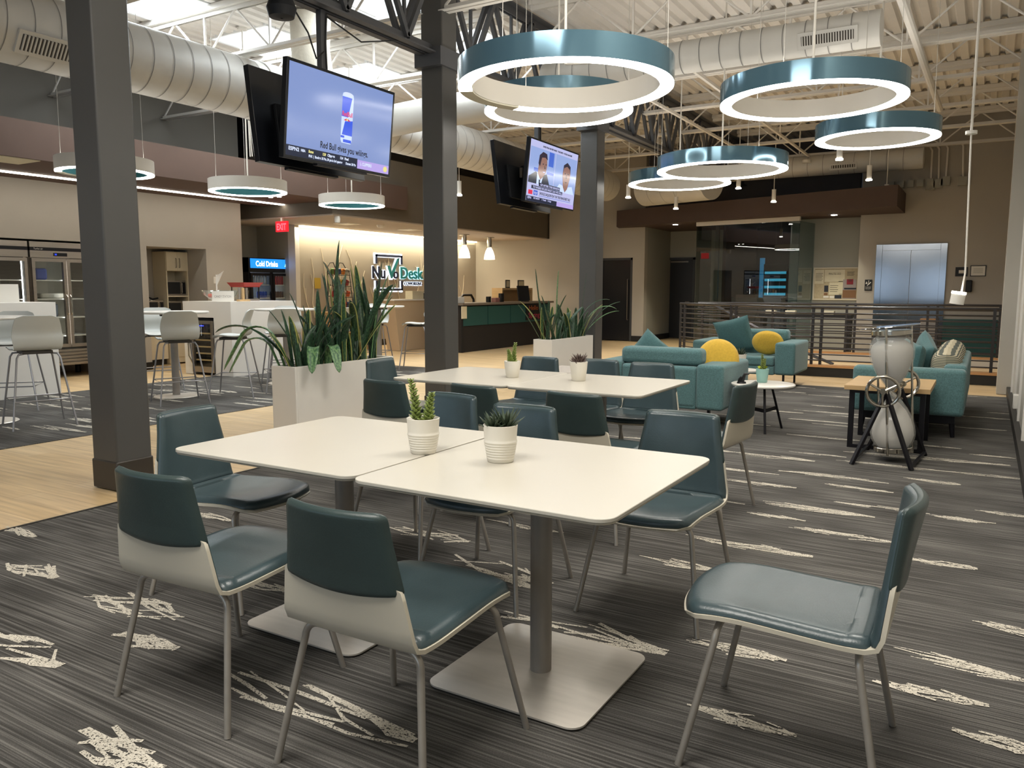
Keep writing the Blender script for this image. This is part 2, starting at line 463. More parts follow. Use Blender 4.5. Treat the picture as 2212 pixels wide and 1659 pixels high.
def copy_tree(o, parent=None):
    c = o.copy(); COL.objects.link(c)
    if parent is not None: c.parent = parent
    for ch in list(o.children): copy_tree(ch, c)
    return c
def put(proto, used, loc, rz, label, group=None):
    o = copy_tree(proto) if used else proto
    o.location = loc; o.rotation_euler = (0, 0, rz); o['label'] = label
    if group: o['group'] = group
    return o
def text_mb(txt, size, font_bold=0, extrude=0.0):
    """flat lettering -> list of verts, faces in the XY plane, centred on x, baseline y=0"""
    cu = bpy.data.curves.new('t', 'FONT'); cu.body = txt; cu.size = size; cu.extrude = extrude; cu.align_x = 'CENTER'
    cu.resolution_u = 3
    if font_bold: cu.offset = font_bold
    o = bpy.data.objects.new('t', cu); COL.objects.link(o)
    dg = bpy.context.evaluated_depsgraph_get(); me = bpy.data.meshes.new_from_object(o.evaluated_get(dg))
    vs = [v.co.copy() for v in me.vertices]; fs = [tuple(p.vertices) for p in me.polygons]
    bpy.data.objects.remove(o); bpy.data.curves.remove(cu); bpy.data.meshes.remove(me)
    return vs, fs
def add_text(mb, txt, size, origin, ax, ay, mi=0, bold=0, width=None, extrude=0.0):
    vs, fs = text_mb(txt, size, bold, extrude)
    if not vs: return
    ax, ay, origin = Vector(ax), Vector(ay), Vector(origin)
    az = ax.cross(ay)
    if width:
        w = max(v.x for v in vs) - min(v.x for v in vs); k = width / w
    else: k = 1
    mb.add([origin + ax * v.x * k + ay * v.y + az * v.z for v in vs], fs, mi)
def rrect(x0, x1, y0, y1, r, n=6):
    out = []
    for cx, cy, a in ((x1 - r, y1 - r, 0), (x0 + r, y1 - r, 90), (x0 + r, y0 + r, 180), (x1 - r, y0 + r, 270)):
        for i in range(n + 1):
            t = math.radians(a + 90 * i / n); out.append((cx + r * math.cos(t), cy + r * math.sin(t)))
    return out

# ================================================================== SETTING
XW = -12.0          # left wall face
XR = 0.33           # right wall face
ZD = 4.80           # deck underside
# ---- floor: wood everywhere, with carpet zones laid flush
MB().box(-15, XR + .2, -3.5, 24, -.12, -.006).build('floor', M_plank, kind='structure')

def streak(mb, cx, cy, L_, wd, n, z, rot=0, smin=.006, smax=.014):
    for i in range(n):
        a = random.uniform(-.5, .3) * L_; l = random.uniform(.3, .75) * L_
        x0 = max(-L_ / 2, a); x1 = min(L_ / 2, x0 + l)
        env = lambda x: wd * (1 - (2 * x / L_) ** 2 * .8)
        y0 = random.uniform(-.5, .5) * env(x0); y1 = random.uniform(-.5, .5) * env(x1)
        xm = (x0 + x1) / 2; ym = (y0 + y1) / 2 + random.uniform(-.12, .12) * wd
        w = random.uniform(smin, smax)
        pts = [(x0, y0), (xm, ym), (x1, y1)]
        vs = []
        for k, (px, py) in enumerate(pts):
            q = pts[min(k + 1, 2)]; p = pts[max(k - 1, 0)]
            t = Vector((q[0] - p[0], q[1] - p[1])).normalized(); nn = Vector((-t.y, t.x)) * w * (.35 if k != 1 else .5)
            for sgn in (-1, 1):
                X, Y = px + nn.x * sgn, py + nn.y * sgn
                vs.append((cx + X * math.cos(rot) - Y * math.sin(rot), cy + X * math.sin(rot) + Y * math.cos(rot), z + i * .00012))
        mb.add(vs, [(0, 1, 3, 2), (2, 3, 5, 4)], 1)
carp = MB().box(-4.66, XR, -3.5, 11.7, -.1, 0)
near = [((20, 1215), (125, 1248)), ((180, 1280), (395, 1335)), ((-60, 1365), (130, 1440)), ((260, 1372), (365, 1395)), ((175, 1570), (345, 1665)),
        ((490, 1440), (885, 1610)), ((840, 1140), (1015, 1170)), ((975, 1195), (1180, 1268)), ((1060, 1312), (1440, 1412)), ((20, 1140), (65, 1158)),
        ((1490, 1525), (1710, 1588)), ((1370, 1200), (1560, 1235)), ((1480, 1155), (1755, 1205)), ((1700, 1138), (1930, 1172)), ((1625, 1082), (1890, 1118)),
        ((1560, 1035), (1720, 1055)), ((1680, 1017), (1920, 1045)), ((1770, 1045), (1930, 1065)), ((1560, 975), (1760, 997)), ((1820, 978), (2180, 1003)),
        ((1950, 1032), (2075, 1048)), ((1905, 1395), (2212, 1475)), ((2105, 1340), (2300, 1390)), ((2090, 1580), (2300, 1650)), ((2015, 1115), (2140, 1130)),
        ((1950, 1205), (2100, 1228)), ((1920, 1480), (2095, 1515)), ((1480, 1385), (1700, 1425)), ((2130, 1105), (2212, 1118)), ((1640, 1110), (1710, 1122)),
        ((1070, 1240), (1160, 1275)), ((640, 1095), (720, 1110)), ((520, 1250), (600, 1275))]
zs = .0012
for ni, (a, b) in enumerate(near):
    p, q = onz(*a), onz(*b); c = (p + q) / 2; L_ = (q - p).length
    streak(carp, c.x, c.y, max(L_, .35), min(.19, .07 + L_ * .12) * (1.45 if ni < 9 else 1), 14 if ni < 9 else 18, zs, math.atan2(q.y - p.y, q.x - p.x) * .5, .010 if ni < 9 else .006, .026 if ni < 9 else .017)
used = [((onz(*a) + onz(*b)) / 2) for a, b in near]
k = 0
while k < 150:
    x, y = random.uniform(-4.5, .2), random.uniform(4.2, 11.6)
    k += 1
    if min((Vector((x, y, 0)) - u).length for u in used) < .42: continue
    used.append(Vector((x, y, 0)))
    L_ = random.uniform(.35, 1.0); L_ = min(L_, 2 * (XR - x), 2 * (x + 4.66))
    streak(carp, x, y, L_, .085, 10, zs, 0, .007, .016)
for k in range(26):
    x, y = random.uniform(-4.4, .2), random.uniform(-1.0, 4.2)
    if min((Vector((x, y, 0)) - u).length for u in used) < .5: continue
    used.append(Vector((x, y, 0))); streak(carp, x, y, random.uniform(.3, .6), .10, 11, zs, 0, .007, .014)
o = carp.build('carpet_floor', [M_carpet, M_mark], loc=(0, 0, 0), kind='structure')
MB().box(-4.675, -4.655, -3.5, 11.7, -.02, .004).build('trim_1', M_based, kind='structure')
carp2 = MB().box(-10.25, -7.08, -3.5, 10.95, -.1, 0)
for k in range(115):
    x, y = random.uniform(-10.0, -7.3), random.uniform(2.5, 10.9); L_ = random.uniform(.3, .8)
    L_ = min(L_, 2 * (x + 10.24), 2 * (-7.09 - x))
    streak(carp2, x, y, L_, .08, 9, zs, 0, .009, .018)
carp2.build('carpet_floor_side', [M_carpet, M_mark], loc=(0, 0, 0), kind='structure')

# ---- walls
MB().box(XR, XR + .2, -3.5, 19, -.1, 5.2).build('wall_right', M_wallr, kind='structure')
b = MB()
for y in (6.6, 7.75, 8.9, 10.1, 11.4):
    b.box(XR - .02, XR, y - .012, y + .012, 0, 4.2)
b.build('trim_2', M_joist, kind='structure')
MB().box(XR - .16, XR, 12.0, 12.45, 0, 4.3).box(XR - .10, XR, 12.45, 12.7, 0, 4.3).build('trim_3', M_wallr, kind='structure')
MB().box(XR - .05, XR - .001, -3.5, 12.0, 0, .1).build('baseboard_right', M_baseb, kind='structure')
# left wall with the kitchen nook opening and the glass-door coolers' recess
T = .9
MB().box(XW - T, XW, -3.5, 4.35, 0, 2.91).build('wall_left', M_wall, kind='structure')                                     # before the coolers
MB().box(XW - T, XW, 4.35, 7.52, 2.06, 2.91).build('wall_left', M_wall, kind='structure')                                 # over the coolers
MB().box(XW - T, XW, 7.52, 8.31, 0, 2.91).build('wall_left', M_wall, kind='structure')
MB().box(XW - T, XW, 8.31, 9.48, 2.045, 2.91).build('wall_left', M_wall, kind='structure')
MB().box(XW - T, XW, 9.48, 10.28, 0, 2.91).build('wall_left', M_wall, kind='structure')
MB().box(XW - T - .1, XW - T, 4.3, 10.28, 0, 2.91).build('wall_left', M_wall, kind='structure')

MB().box(XW - T, XW, -3.5, 10.28, 3.36, ZD).build('wall_left_upper', mat('wall_painted_shade', '#6b675f', .8), kind='structure')  # dimness of the space above the soffit is put into this grey
b = MB(); b.box(XW, XW + .015, 7.52, 8.31, 0, .12); b.box(XW, XW + .015, 9.48, 10.28, 0, .12)
b.build('baseboard_left', M_baseb, kind='structure')
# recess with the drinks cooler, then the sign wall
XN = -12.5
b = MB()
b.box(-13.75, -13.55, 10.2, 12.1, 0, 2.67); b.box(-13.6, XW - T, 10.1, 10.28, 0, 2.67); b.box(-13.6, -12.62, 12.02, 12.1, 0, 2.67)
b.build('wall_recess', M_wall2, kind='structure')
MB().box(-12.62, -12.42, 12.02, 12.14, 0, 2.67).build('trim_4', M_white, kind='structure')
MB().box(XN - .15, XN, 12.14, 19.0, 0, 2.67).build('wall_sign', mat('wall_sign_grey', '#a39c90', .45, noise=(1.5, .02)), kind='structure')
MB().box(XN, XN + .02, 12.14, 19.0, 0, .14).build('baseboard_sign', M_baseb, kind='structure')
MB().box(XN, -10.15, 18.95, 19.15, 0, 2.67).build('wall_reception_back', M_wall, kind='structure')
# taupe block over the reception, plaster ceiling beneath
b = MB().box(-13.9, -10.2, 10.8, 19.15, 2.69, 3.85)
b.build('ceiling_block', M_slab, kind='structure')
MB().box(-13.88, -10.22, 10.82, 19.1, 2.665, 2.69).build('ceiling_reception', M_ceilw, kind='structure')
MB().box(-13.9, -10.6, 10.9, 19.1, 3.85, ZD).build('dark_gap_above_block', M_black, kind='structure')  # black box painted in for the dark hollow over the block
# brown soffit over the coolers
MB().box(XW, -10.08, -3.5, 10.8, 2.91, 3.36).box(-10.2, -10.08, 10.8, 12.815, 2.91, 3.36).build('ceiling_soffit_left', M_brown, kind='structure')
tag(MB().box(-11.44, -11.37, -3.0, 10.78, 2.893, 2.909).build('linear_light', M_strip), 'long thin white light strip set into the brown soffit over the coolers', 'light')
tag(MB().box(XN + .01, XN + .07, 12.2, 18.9, 2.638, 2.663).build('linear_light', M_strip2), 'warm cove light strip along the top of the sign wall', 'light')
# pier, corridor and doors at the far end
b = MB(); b.box(-9.0, -8.82, 19.3, 19.5, 0, ZD); b.box(-8.82, -7.9, 19.3, 19.5, 2.15, ZD); b.box(-7.9, -7.58, 19.3, 19.5, 0, ZD)
b.box(-10.15, -8.95, 18.95, 19.32, 0, ZD)
b.build('wall_far_pier', M_wall, kind='structure')
MB().box(-7.9, -7.56, 19.28, 19.3, 0, .14).box(-7.58, -7.55, 19.3, 21.2, 0, .14).build('baseboard_far', M_baseb, kind='structure')
b = MB(); b.box(-7.78, -7.58, 19.5, 21.25, 0, 3.0); b.box(-7.78, -2.7, 21.2, 21.4, 2.2, 3.0); b.box(-6.86, -2.7, 21.2, 21.4, 0, 2.2); b.box(-7.78, -7.76, 21.2, 21.4, 0, 2.2)
b.build('wall_corridor', M_wall2, kind='structure')
MB().box(-7.58, -2.6, 19.55, 19.75, 2.95, ZD).build('wall_far_upper', M_slate, kind='structure')
MB().box(-2.42, XR, 18.5, 18.7, 0, ZD).build('wall_elevator', M_wall, kind='structure')
MB().box(-2.42, -2.3, 18.7, 21.3, 0, ZD).build('wall_elevator_side', M_wall, kind='structure')
MB().box(-3.95, -2.42, 19.0, 19.1, 0, 2.95).build('wall_notice', M_wall2, kind='structure')
MB().box(-9.9, -2.6, 22.5, 22.6, 0, 3.0).build('wall_back_dark', M_black, kind='structure')
# dark openings: door frames and leaves
def door(n, x0, x1, y, z1, closed, label=None):
    b = MB(); b.box(x0, x0 + .06, y - .03, y + .12, 0, z1); b.box(x1 - .06, x1, y - .03, y + .12, 0, z1); b.box(x0, x1, y - .03, y + .12, z1 - .06, z1)
    f = b.build('door_%d' % n, mat('door_frame_%d' % n, '#3a3b3d', .5), kind='structure')
    f_loc = f.location
    b = MB().box(x0 + .06 , x1 - .06, y + .03, y + .075, 0.01, z1 - .06)
    d = b.build('door_leaf', mat('door_leaf_%d' % n, '#232325', .35 if closed else .15), parent=f, world=True)
    h = MB()
    if closed:
        h.tube([(x1 - .13, y + .03, 1.0), (x1 - .13, y - .03, 1.0), (x1 - .25, y - .03, 1.0)], .011)
        h.box(x0 + .2, x1 - .2, y + 0.0, y + .03, z1 - .13, z1 - .09)
    else:
        h.tube([(x1 - .14, y + .03, .55), (x1 - .14, y - .02, .55), (x1 - .14, y - .02, 1.6), (x1 - .14, y + .03, 1.6)], .012)
    h.build('door_handle', M_hdl, parent=d, world=True, smooth=True)
door(1, -8.82, -7.9, 19.33, 2.15, False)
door(2, -7.76, -6.86, 21.2, 2.2, True)
# angled brown soffit at the far right
A = Vector((-8.18, 18.87)); B = Vector((-1.58, 16.83)); dd = (B - A).normalized(); nn = Vector((-dd.y, dd.x))
def onl(s, t): p = A + dd * s + nn * t; return (p.x, p.y)
Ls = (B - A).length
MB().prism([(A.x, A.y), (B.x, B.y), (B.x, 18.5), (-2.42, 18.5), (-2.42, 21.2), (-7.58, 21.2), (-7.58, 19.3), (-8.3, 19.3)], 2.91, 3.31).build('ceiling_soffit_right', M_brown2, kind='structure')
# glass office front under that soffit
g0 = onz(1506, 480, 2.91); g1 = onz(1729, 467, 2.91)
G0, G1 = Vector((g0.x, g0.y)), Vector((g1.x, g1.y)); gd = (G1 - G0).normalized(); gn = Vector((-gd.y, gd.x))
def gp(s, t, z): p = G0 + gd * s + gn * t; return Vector((p.x, p.y, z))
GL = (G1 - G0).length
b = MB(); b.bar(gp(0, 0, 2.86), gp(GL, 0, 2.86), .08, .09, 0)
wf = b.build('window_1', M_joist, kind='structure')
b = MB(); b.bar(gp(0, 0, 1.43), gp(GL, 0, 1.43), .014, 2.76)
b.bar(gp(GL, 0, 1.43), gp(GL, 1.2, 1.43), .014, 2.76)
b.bar(gp(0, 0, 1.43), gp(0, .75, 1.43), .014, 2.76)
b.build('glass_pane', M_goff, parent=wf, world=True)
b = MB(); b.bar(gp(0.33, .32, 1.42), gp(0.42, .32, 1.42), .05, 2.8); b.bar(gp(0, 0, .05), gp(GL, 0, .05), .06, .08)
b.build('window_frame', M_hdl, parent=wf, world=True)
b = MB(); b.bar(gp(.42, .6, 1.45), gp(.42, 2.4, 1.45), .08, 2.9); b.bar(gp(.3, 2.4, 1.45), gp(GL, 2.4, 1.45), .08, 2.9)
b.build('wall_office', M_black, kind='structure')  # office walls painted black for the darkness of the interior
# things seen through the glass
t = thing('server_rack', 'black rack with rows of cyan-lit cables behind the dark glass office front', 'rack', tuple(gp(1.35, 1.7, 0)), math.atan2(gd.y, gd.x))
MB().box(-.3, .3, -.25, .25, 0, 1.95).build('rack_body', M_black, parent=t, bevel=.01)
mcy = mat('cyan_led', '#2a8aa8', .5, emit=(.10, .55, .75, 1), estr=.55)
for k in range(9):
    MB().box(-.26, .26, -.27, -.25, .35 + k * .17, .41 + k * .17).build('lit_panel', mcy, parent=t)
t = thing('led_column', 'tall blue glowing tube left of the rack behind glass', 'light', tuple(gp(.95, 1.6, 0)))
MB().cyl((0, 0), .06, 0, 2.1, 16).build('glow_tube', mat('blue_tube', '#1b5a80', .5, emit=(.06, .35, .6, 1), estr=.35), parent=t, smooth=True)
t = thing('office_door', 'pale blue lit door at the right inside the glass office', 'door', tuple(gp(2.45, 2.2, 0)), math.atan2(gd.y, gd.x))
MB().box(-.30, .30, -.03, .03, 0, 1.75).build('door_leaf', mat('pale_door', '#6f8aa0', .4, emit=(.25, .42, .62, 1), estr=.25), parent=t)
MB().box(-.38, -.31, -.04, .03, 0, 1.8).build('door_frame', M_black, parent=t)
t = thing('cabinet', 'low grey cabinet inside the dark glass office', 'cabinet', tuple(gp(1.2, .9, 0)), math.atan2(gd.y, gd.x))
MB().box(-.6, .6, -.2, .2, 0, 1.15).build('cabinet_body', mat('office_grey', '#35383a', .5), parent=t)

# ---- walls behind the camera, with windows that the steel and glass mirror
b = MB(); b.box(-15, XR + .2, -3.7, -3.5, 0, .8); b.box(-15, XR + .2, -3.7, -3.5, 2.35, ZD + .2)
for x in (-15, -10.5, -7.0, -3.5, -.2): b.box(x, x + .5, -3.7, -3.5, .8, 2.35)
b.build('wall_rear', M_wall2, kind='structure')
mwin = mat('window_daylight', '#ffffff', .5, emit=(.46, .70, 1, 1), estr=.85)
for i, (x0, x1) in enumerate(((-14.5, -10.5), (-10, -7.0), (-6.5, -3.5), (-3, -.2))):
    MB().box(x0, x1, -3.66, -3.6, .8, 2.35).build('window_%d' % (i + 2), mwin, kind='structure')
MB().box(-15, -14.9, -3.5, 24, 0, 5).build('wall_outer_left', M_wall2, kind='structure')
MB().box(-15, XR + .2, 23.9, 24, 0, 5).build('wall_outer_far', M_slate, kind='structure')

# ---- roof deck: trapezoid ribs running in depth, with skylight openings on the left bay
SKY = [(-9.5, -8.4, 5.45, 7.0), (-9.5, -8.4, 7.75, 8.95), (-9.5, -8.4, 9.75, 11.0), (-7.05, -6.05, 7.15, 8.35), (-7.05, -6.05, 9.25, 10.45)]
prof = []; x = -15.0; pitch = .19
while x < XR + .1:
    prof += [(x, ZD), (x + .095, ZD), (x + .115, ZD + .05), (x + .17, ZD + .05)]; x += pitch
prof.append((XR + .15, ZD + .05))
def deck_strip(mb, y0, y1, holes):
    o = len(mb.v)
    for i in range(len(prof) - 1):
        (xa, za), (xb, zb) = prof[i], prof[i + 1]; xm = (xa + xb) / 2
        if any(h0 < xm < h1 for h0, h1 in holes): continue
        mb.add([(xa, y0, za), (xb, y0, zb), (xb, y1, zb), (xa, y1, za)], [(0, 1, 2, 3)])
b = MB(); ys = sorted(set([-3.5, 24.0] + [s[2] for s in SKY] + [s[3] for s in SKY]))
for ya, yb in zip(ys, ys[1:]):
    ym = (ya + yb) / 2
    deck_strip(b, ya, yb, [(s[0], s[1]) for s in SKY if s[2] < ym < s[3]])
b.build('ceiling', M_roof, kind='structure')
for i, (x0, x1, y0, y1) in enumerate(SKY):
    t = thing('skylight', ['square roof skylight above the round duct, nearest the front', 'middle skylight of the left row above the duct', 'farthest skylight of the left row above the duct',
              'nearer skylight beside the dark girder', 'farther skylight beside the dark girder, seen past the column'][i], 'skylight', ((x0 + x1) / 2, (y0 + y1) / 2, ZD + .02))
    w, d = (x1 - x0) / 2, (y1 - y0) / 2
    b = MB(); b.box(-w - .03, -w, -d, d, -.03, .75); b.box(w, w + .03, -d, d, -.03, .75); b.box(-w, w, -d - .03, -d, -.03, .75); b.box(-w, w, d, d + .03, -.03, .75)
    b.build('skylight_well', M_well, parent=t)
    MB().box(-w, w, -d, d, .72, .75).build('skylight_panel', M_sky, parent=t)
    b = MB(); b.box(-w, w, .28 * d, .28 * d + .05, .55, .62); b.box(-w, w, -.35 * d, -.35 * d + .04, .58, .62)
    b.build('skylight_bar', M_joist, parent=t)

# ---- white bar joists across the room
def joist(x0, x1, y, label, top=4.74, bot=4.14, pan=.61):
    t = thing('steel_joist', label, 'joist', ((x0 + x1) / 2, y, bot), 0, 'white roof joists')
    L2 = (x1 - x0) / 2; hz = top - bot
    b = MB()
    for s in (-1, 1): b.box(-L2, L2, s * .045 - .03, s * .045 + .03, hz - .01, hz); b.box(-L2, L2, s * .02 - .004, s * .02 + .004, hz - .06, hz - .01)
    b.box(-L2, L2, -.075, .075, hz, hz + .055)
    b.build('top_chord', M_joist, parent=t)
    b = MB()
    for s in (-1, 1): b.box(-L2, L2, s * .04 - .028, s * .04 + .028, 0, .009); b.box(-L2, L2, s * .016 - .004, s * .016 + .004, .009, .055)
    b.build('bottom_chord', M_joist, parent=t)
    b = MB(); n = max(2, int(round(2 * L2 / pan / 2)) * 2); st = 2 * L2 / n
    for k in range(n):
        a = (-L2 + k * st, 0, .03 if k % 2 == 0 else hz - .03); c = (-L2 + (k + 1) * st, 0, hz - .03 if k % 2 == 0 else .03)
        b.tube([a, c], .014, 6)
        if k % 2 == 1: b.box(-L2 + (k + 1) * st - .012, -L2 + (k + 1) * st + .012, -.012, .012, .03, hz)
    b.build('web', M_joist, parent=t)
    return t
nm = ['first', 'second', 'third', 'fourth', 'fifth', 'sixth', 'seventh', 'eighth', 'ninth', 'tenth', 'eleventh', 'twelfth']
for k in range(9):
    y = 3.2 + 1.85 * k
    joist(-4.95, XR, y, 'white steel truss joist right of the dark girder, %s from the front' % nm[k])
for k in range(9):
    y = 3.2 + 1.85 * k
    joist(XW + .01 if y < 10.5 else -10.58, -5.15, y, 'white steel truss joist left of the dark girder, %s from the front' % nm[k])
# far bay
# ---- dark girders between columns
def girder(y0, y1, label):
    t = thing('roof_girder', label, 'girder', (-5.05, (y0 + y1) / 2, 3.72), 0, 'charcoal roof girders')
    L2 = (y1 - y0) / 2; hz = .94
    for nme, z in (('bottom_chord', 0), ('top_chord', hz - .1)):
        b = MB()
        for s in (-1, 1): b.box(s * .02 if s > 0 else -.11, .11 if s > 0 else -.02, -L2, L2, z + (0 if z == 0 else .085), z + (.015 if z == 0 else .1)); b.box(s * .025 - .007, s * .025 + .007, -L2, L2, z, z + .1)
        b.build(nme, M_girder, parent=t)
    b = MB(); n = 4; st = 2 * L2 / n
    for k in range(n):
        ya = -L2 + k * st
        for s in (-1, 1):
            b.bar((s * .05, ya, hz - .08), (s * .05, ya + st / 2, .06), .045, .05)
            b.bar((s * .05, ya + st / 2, .06), (s * .05, ya + st, hz - .08), .045, .05)
        b.bar((0, ya + st / 2 + .02, .06), (0, ya + st / 2 + .02, hz - .06), .03, .03)
    b.build('web', M_girder, parent=t)
    return t
for (a, c_, l) in ((-.4, 3.1, 'dark grey roof girder in front of the nearest column'), (3.38, 6.82, 'dark grey roof girder carrying the larger pair of screens'),
                   (7.12, 10.58, 'dark grey roof girder carrying the smaller pair of screens'), (10.88, 14.34, 'dark grey roof girder just beyond the third column'), (14.4, 18.9, 'farthest dark grey roof girder near the far wall')):
    girder(a, c_, l)
# ---- columns
for i, y in enumerate((3.10, 6.84, 10.60)):
    t = bpy.data.objects.new('column', None); COL.objects.link(t); t.location = (-5.045, y + .13, 0); t['kind'] = 'structure'
    MB().box(-.135, .135, -.13, .13, 0, ZD - .08).build('column_shaft', M_col, parent=t, bevel=.012)
    MB().box(-.142, .142, -.137, .137, 0, .2).build('column_base', M_colb, parent=t, bevel=.01)
    if i: MB().box(-.165, .165, -.2, .2, 3.60, 3.78).build('column_bracket', M_girder, parent=t)

# ---- round ducts
def duct(name, label, p0, p1, r, seam=.24, taper=None, cap=True):
    t = thing(name, label, 'duct', p0)
    p0, p1 = Vector(p0), Vector(p1); L_ = (p1 - p0).length
    b = MB(); b.tube([Vector((0, 0, 0)), p1 - p0], [r, taper or r], 40)
    b.build('duct_tube', M_duct, parent=t, smooth=True)
    b = MB(); n = int(L_ / seam); dr = (p1 - p0).normalized()
    for k in range(1, n):
        rr_ = r + ((taper or r) - r) * k / n
        b.tube([dr * (k * seam - .004), dr * (k * seam + .004)], rr_ + .006, 40, cap=False)
    b.build('duct_seam', M_seam, parent=t, smooth=True)
    return t
t = duct('round_duct', 'large white round duct running over the high tables with a slatted grille', (-7.9, -2.0, 3.76), (-7.9, 17.6, 3.76), .345)
t0_ = t
b = MB()                                                                    # coupling sleeve
b.tube([(0, 9.05, 0), (0, 9.45, 0)], .36, 40); b.build('duct_collar', M_duct, parent=t, smooth=True)
# grille facing down and to the room
R_ = Matrix.Rotation(math.radians(-35), 3, 'Y')
g = MB(); gy = onx(110, 150, -7.7).y + 2.0
def grille(parent, center, Rm, w, h, n, name='grille'):
    f = MB()
    f.box(-h / 2 - .035, h / 2 + .035, -w / 2 - .035, w / 2 + .035, -.02, .006, 0, Rm, center)
    fo = f.build(name, M_duct, parent=parent)
    f = MB(); f.box(-h / 2, h / 2, -w / 2, w / 2, .004, .008, 0, Rm, center)
    f.build('grille_opening', M_dark, parent=fo)
    f = MB()
    for k in range(n):
        yy = -w / 2 + w * (k + .5) / n; f.box(-h / 2, h / 2, yy - w / n * .2, yy + w / n * .2, .006, .02, 0, Rm, center)
    f.build('grille_slat', M_duct, parent=fo)
Rg = Matrix.Rotation(math.radians(125), 3, 'Y')
grille(t, tuple(Vector((.36 * math.sin(math.radians(125)), gy, .36 * math.cos(math.radians(125)) - .0))), Rg, .62, .15, 18)
t = duct('round_duct', 'slim grey round duct crossing above the teal ring lamps, with end grille', (-4.85, 8.95, 3.93), (-1.07, 8.95, 3.93), .175, .22)
Rg = Matrix.Rotation(math.radians(90), 3, 'Z') @ Matrix.Rotation(math.radians(-112), 3, 'Y')
dirg = Rg @ Vector((0, 0, 1))
grille(t, tuple(dirg * .185 + Vector((3.3, 0, 0))), Rg, .5, .09, 20)
main_duct = t0_
b = MB(); b.tube([(.2, 11.3, 0), (1.0, 11.5, .10), (2.0, 11.9, .2)], .22, 32); b.build('branch_duct', M_duct, parent=main_duct, smooth=True)
b = MB(); b.tube([(.35, 9.72, -.25), (.38, 9.70, .2), (.36, 9.66, .6), (.40, 9.64, 1.0)], [.24, .25, .24, .255], 32); b.build('riser_duct', mat('fabric_duct', '#b8b1a2', .8, bump=(14, .9)), parent=main_duct, smooth=True)
t = duct('end_duct', 'wide pale duct end hanging above the far corridor', (-7.0, 17.8, 3.65), (-5.2, 17.0, 3.62), .38, .4)
t = duct('far_duct', 'pale duct with small grille against the far upper wall', (-5.2, 17.9, 3.92), (-1.25, 17.9, 3.92), .21, .3)
grille(t, (2.5, -.2, -.08), Matrix.Rotation(math.radians(90), 3, 'Z') @ Matrix.Rotation(math.radians(-105), 3, 'Y'), .45, .06, 10)
# long flat grey duct high over the soffit on the left
tag(MB().box(-11.6, -10.6, -3.0, 10.7, 3.37, 3.45).build('rectangular_duct', M_slate), 'flat grey duct lying on top of the brown soffit', 'duct')

# ---- pipes, rails and conduit
def pipe(name, label, pts, r, m_=None, cat='pipe'):
    b = MB().tube(pts, r, 10); return tag(b.build(name, m_ or M_joist, smooth=True), label, cat)
pipe('sprinkler_pipe', 'white sprinkler pipe running in depth below the roof deck', [(-.95, 2.5, 4.06), (-.80, 14.0, 4.06)], .045)
for i, x in enumerate((-4.45, -3.4)):
    tag(MB().box(x - .02, x + .02, 9.3, 18.4, 4.095, 4.135).build('light_track', M_joist), ['white lighting track hung just right of the dark girder', 'white lighting track above the row of teal ring lamps'][i], 'track')
pipe('strut_channel', 'short white strut channel hanging near the right wall', [(-.45, 6.6, 4.11), (-.52, 8.8, 4.08)], .03)
for i, (u0, v0, u1, v1) in enumerate(((2010, 395, 2014, 325), (2027, 390, 2029, 322), (2043, 385, 2048, 320), (2080, 385, 2081, 315))):
    p = ony(u0, v0, 18.42); q = ony(u1, v1, 18.42)
    t = thing('conduit', 'thin conduit dropping to a wall box, %s from the left' % nm[i], 'conduit', tuple(p), 0, 'conduits on the elevator wall')
    MB().tube([(0, 0, 0), tuple(q - p), tuple(q - p + Vector((-.05, 0, .08)))], .018, 8).build('conduit_tube', M_joist, parent=t, smooth=True)
    MB().box(-.08, .08, -.04, .06, -.14, .03).build('wall_box', M_wall2, parent=t)
for i in range(5):
    p = ony(1925 + i * 21, 400 - i * 1.5, 18.42)
    tag(MB().box(p.x - .06, p.x + .06, 18.36, 18.49, p.z - .07, p.z + .07).build('junction_box', M_wall2), 'small grey junction box above the elevator, %s from the left' % nm[i], 'junction box', 'junction boxes above the elevator')
b = MB()
for dx in (0, .04, .09):
    b.tube([(-8.6 + dx, 7.55, 3.9), (-8.6 + dx * .4, 7.56, 3.5), (-8.58 + dx, 7.55, 3.1)], .008, 6)
tag(b.build('hanging_cable', M_cord, smooth=True), 'loose white cables dangling below the large duct', 'cable')
t = thing('speaker', 'small black speaker mounted under the girder above the large screens', 'speaker', (-5.05, 4.82, 3.72))
MB().lathe([(.01, -.2), (.10, -.19), (.12, -.12), (.09, -.04), (.03, 0)], n=24).build('speaker_body', M_tvback, parent=t, smooth=True)
b = MB(); b.tube([(.0, .1, -.05), (.04, .25, -.25), (.0, .38, -.42), (.02, .45, -.35)], .007, 6); b.tube([(.02, .5, -.05), (.05, .9, -.16), (.06, 1.4, -.02)], .007, 6)
b.build('speaker_cable', M_black, parent=t, smooth=True)
tag(MB().lathe([(.0, 0), (.09, 0), (.09, .05), (.06, .07), (0, .07)], (-3.4, 17.6, 3.95), 20).build('smoke_detector', M_white, smooth=True), 'round white smoke detector below the far roof', 'detector')

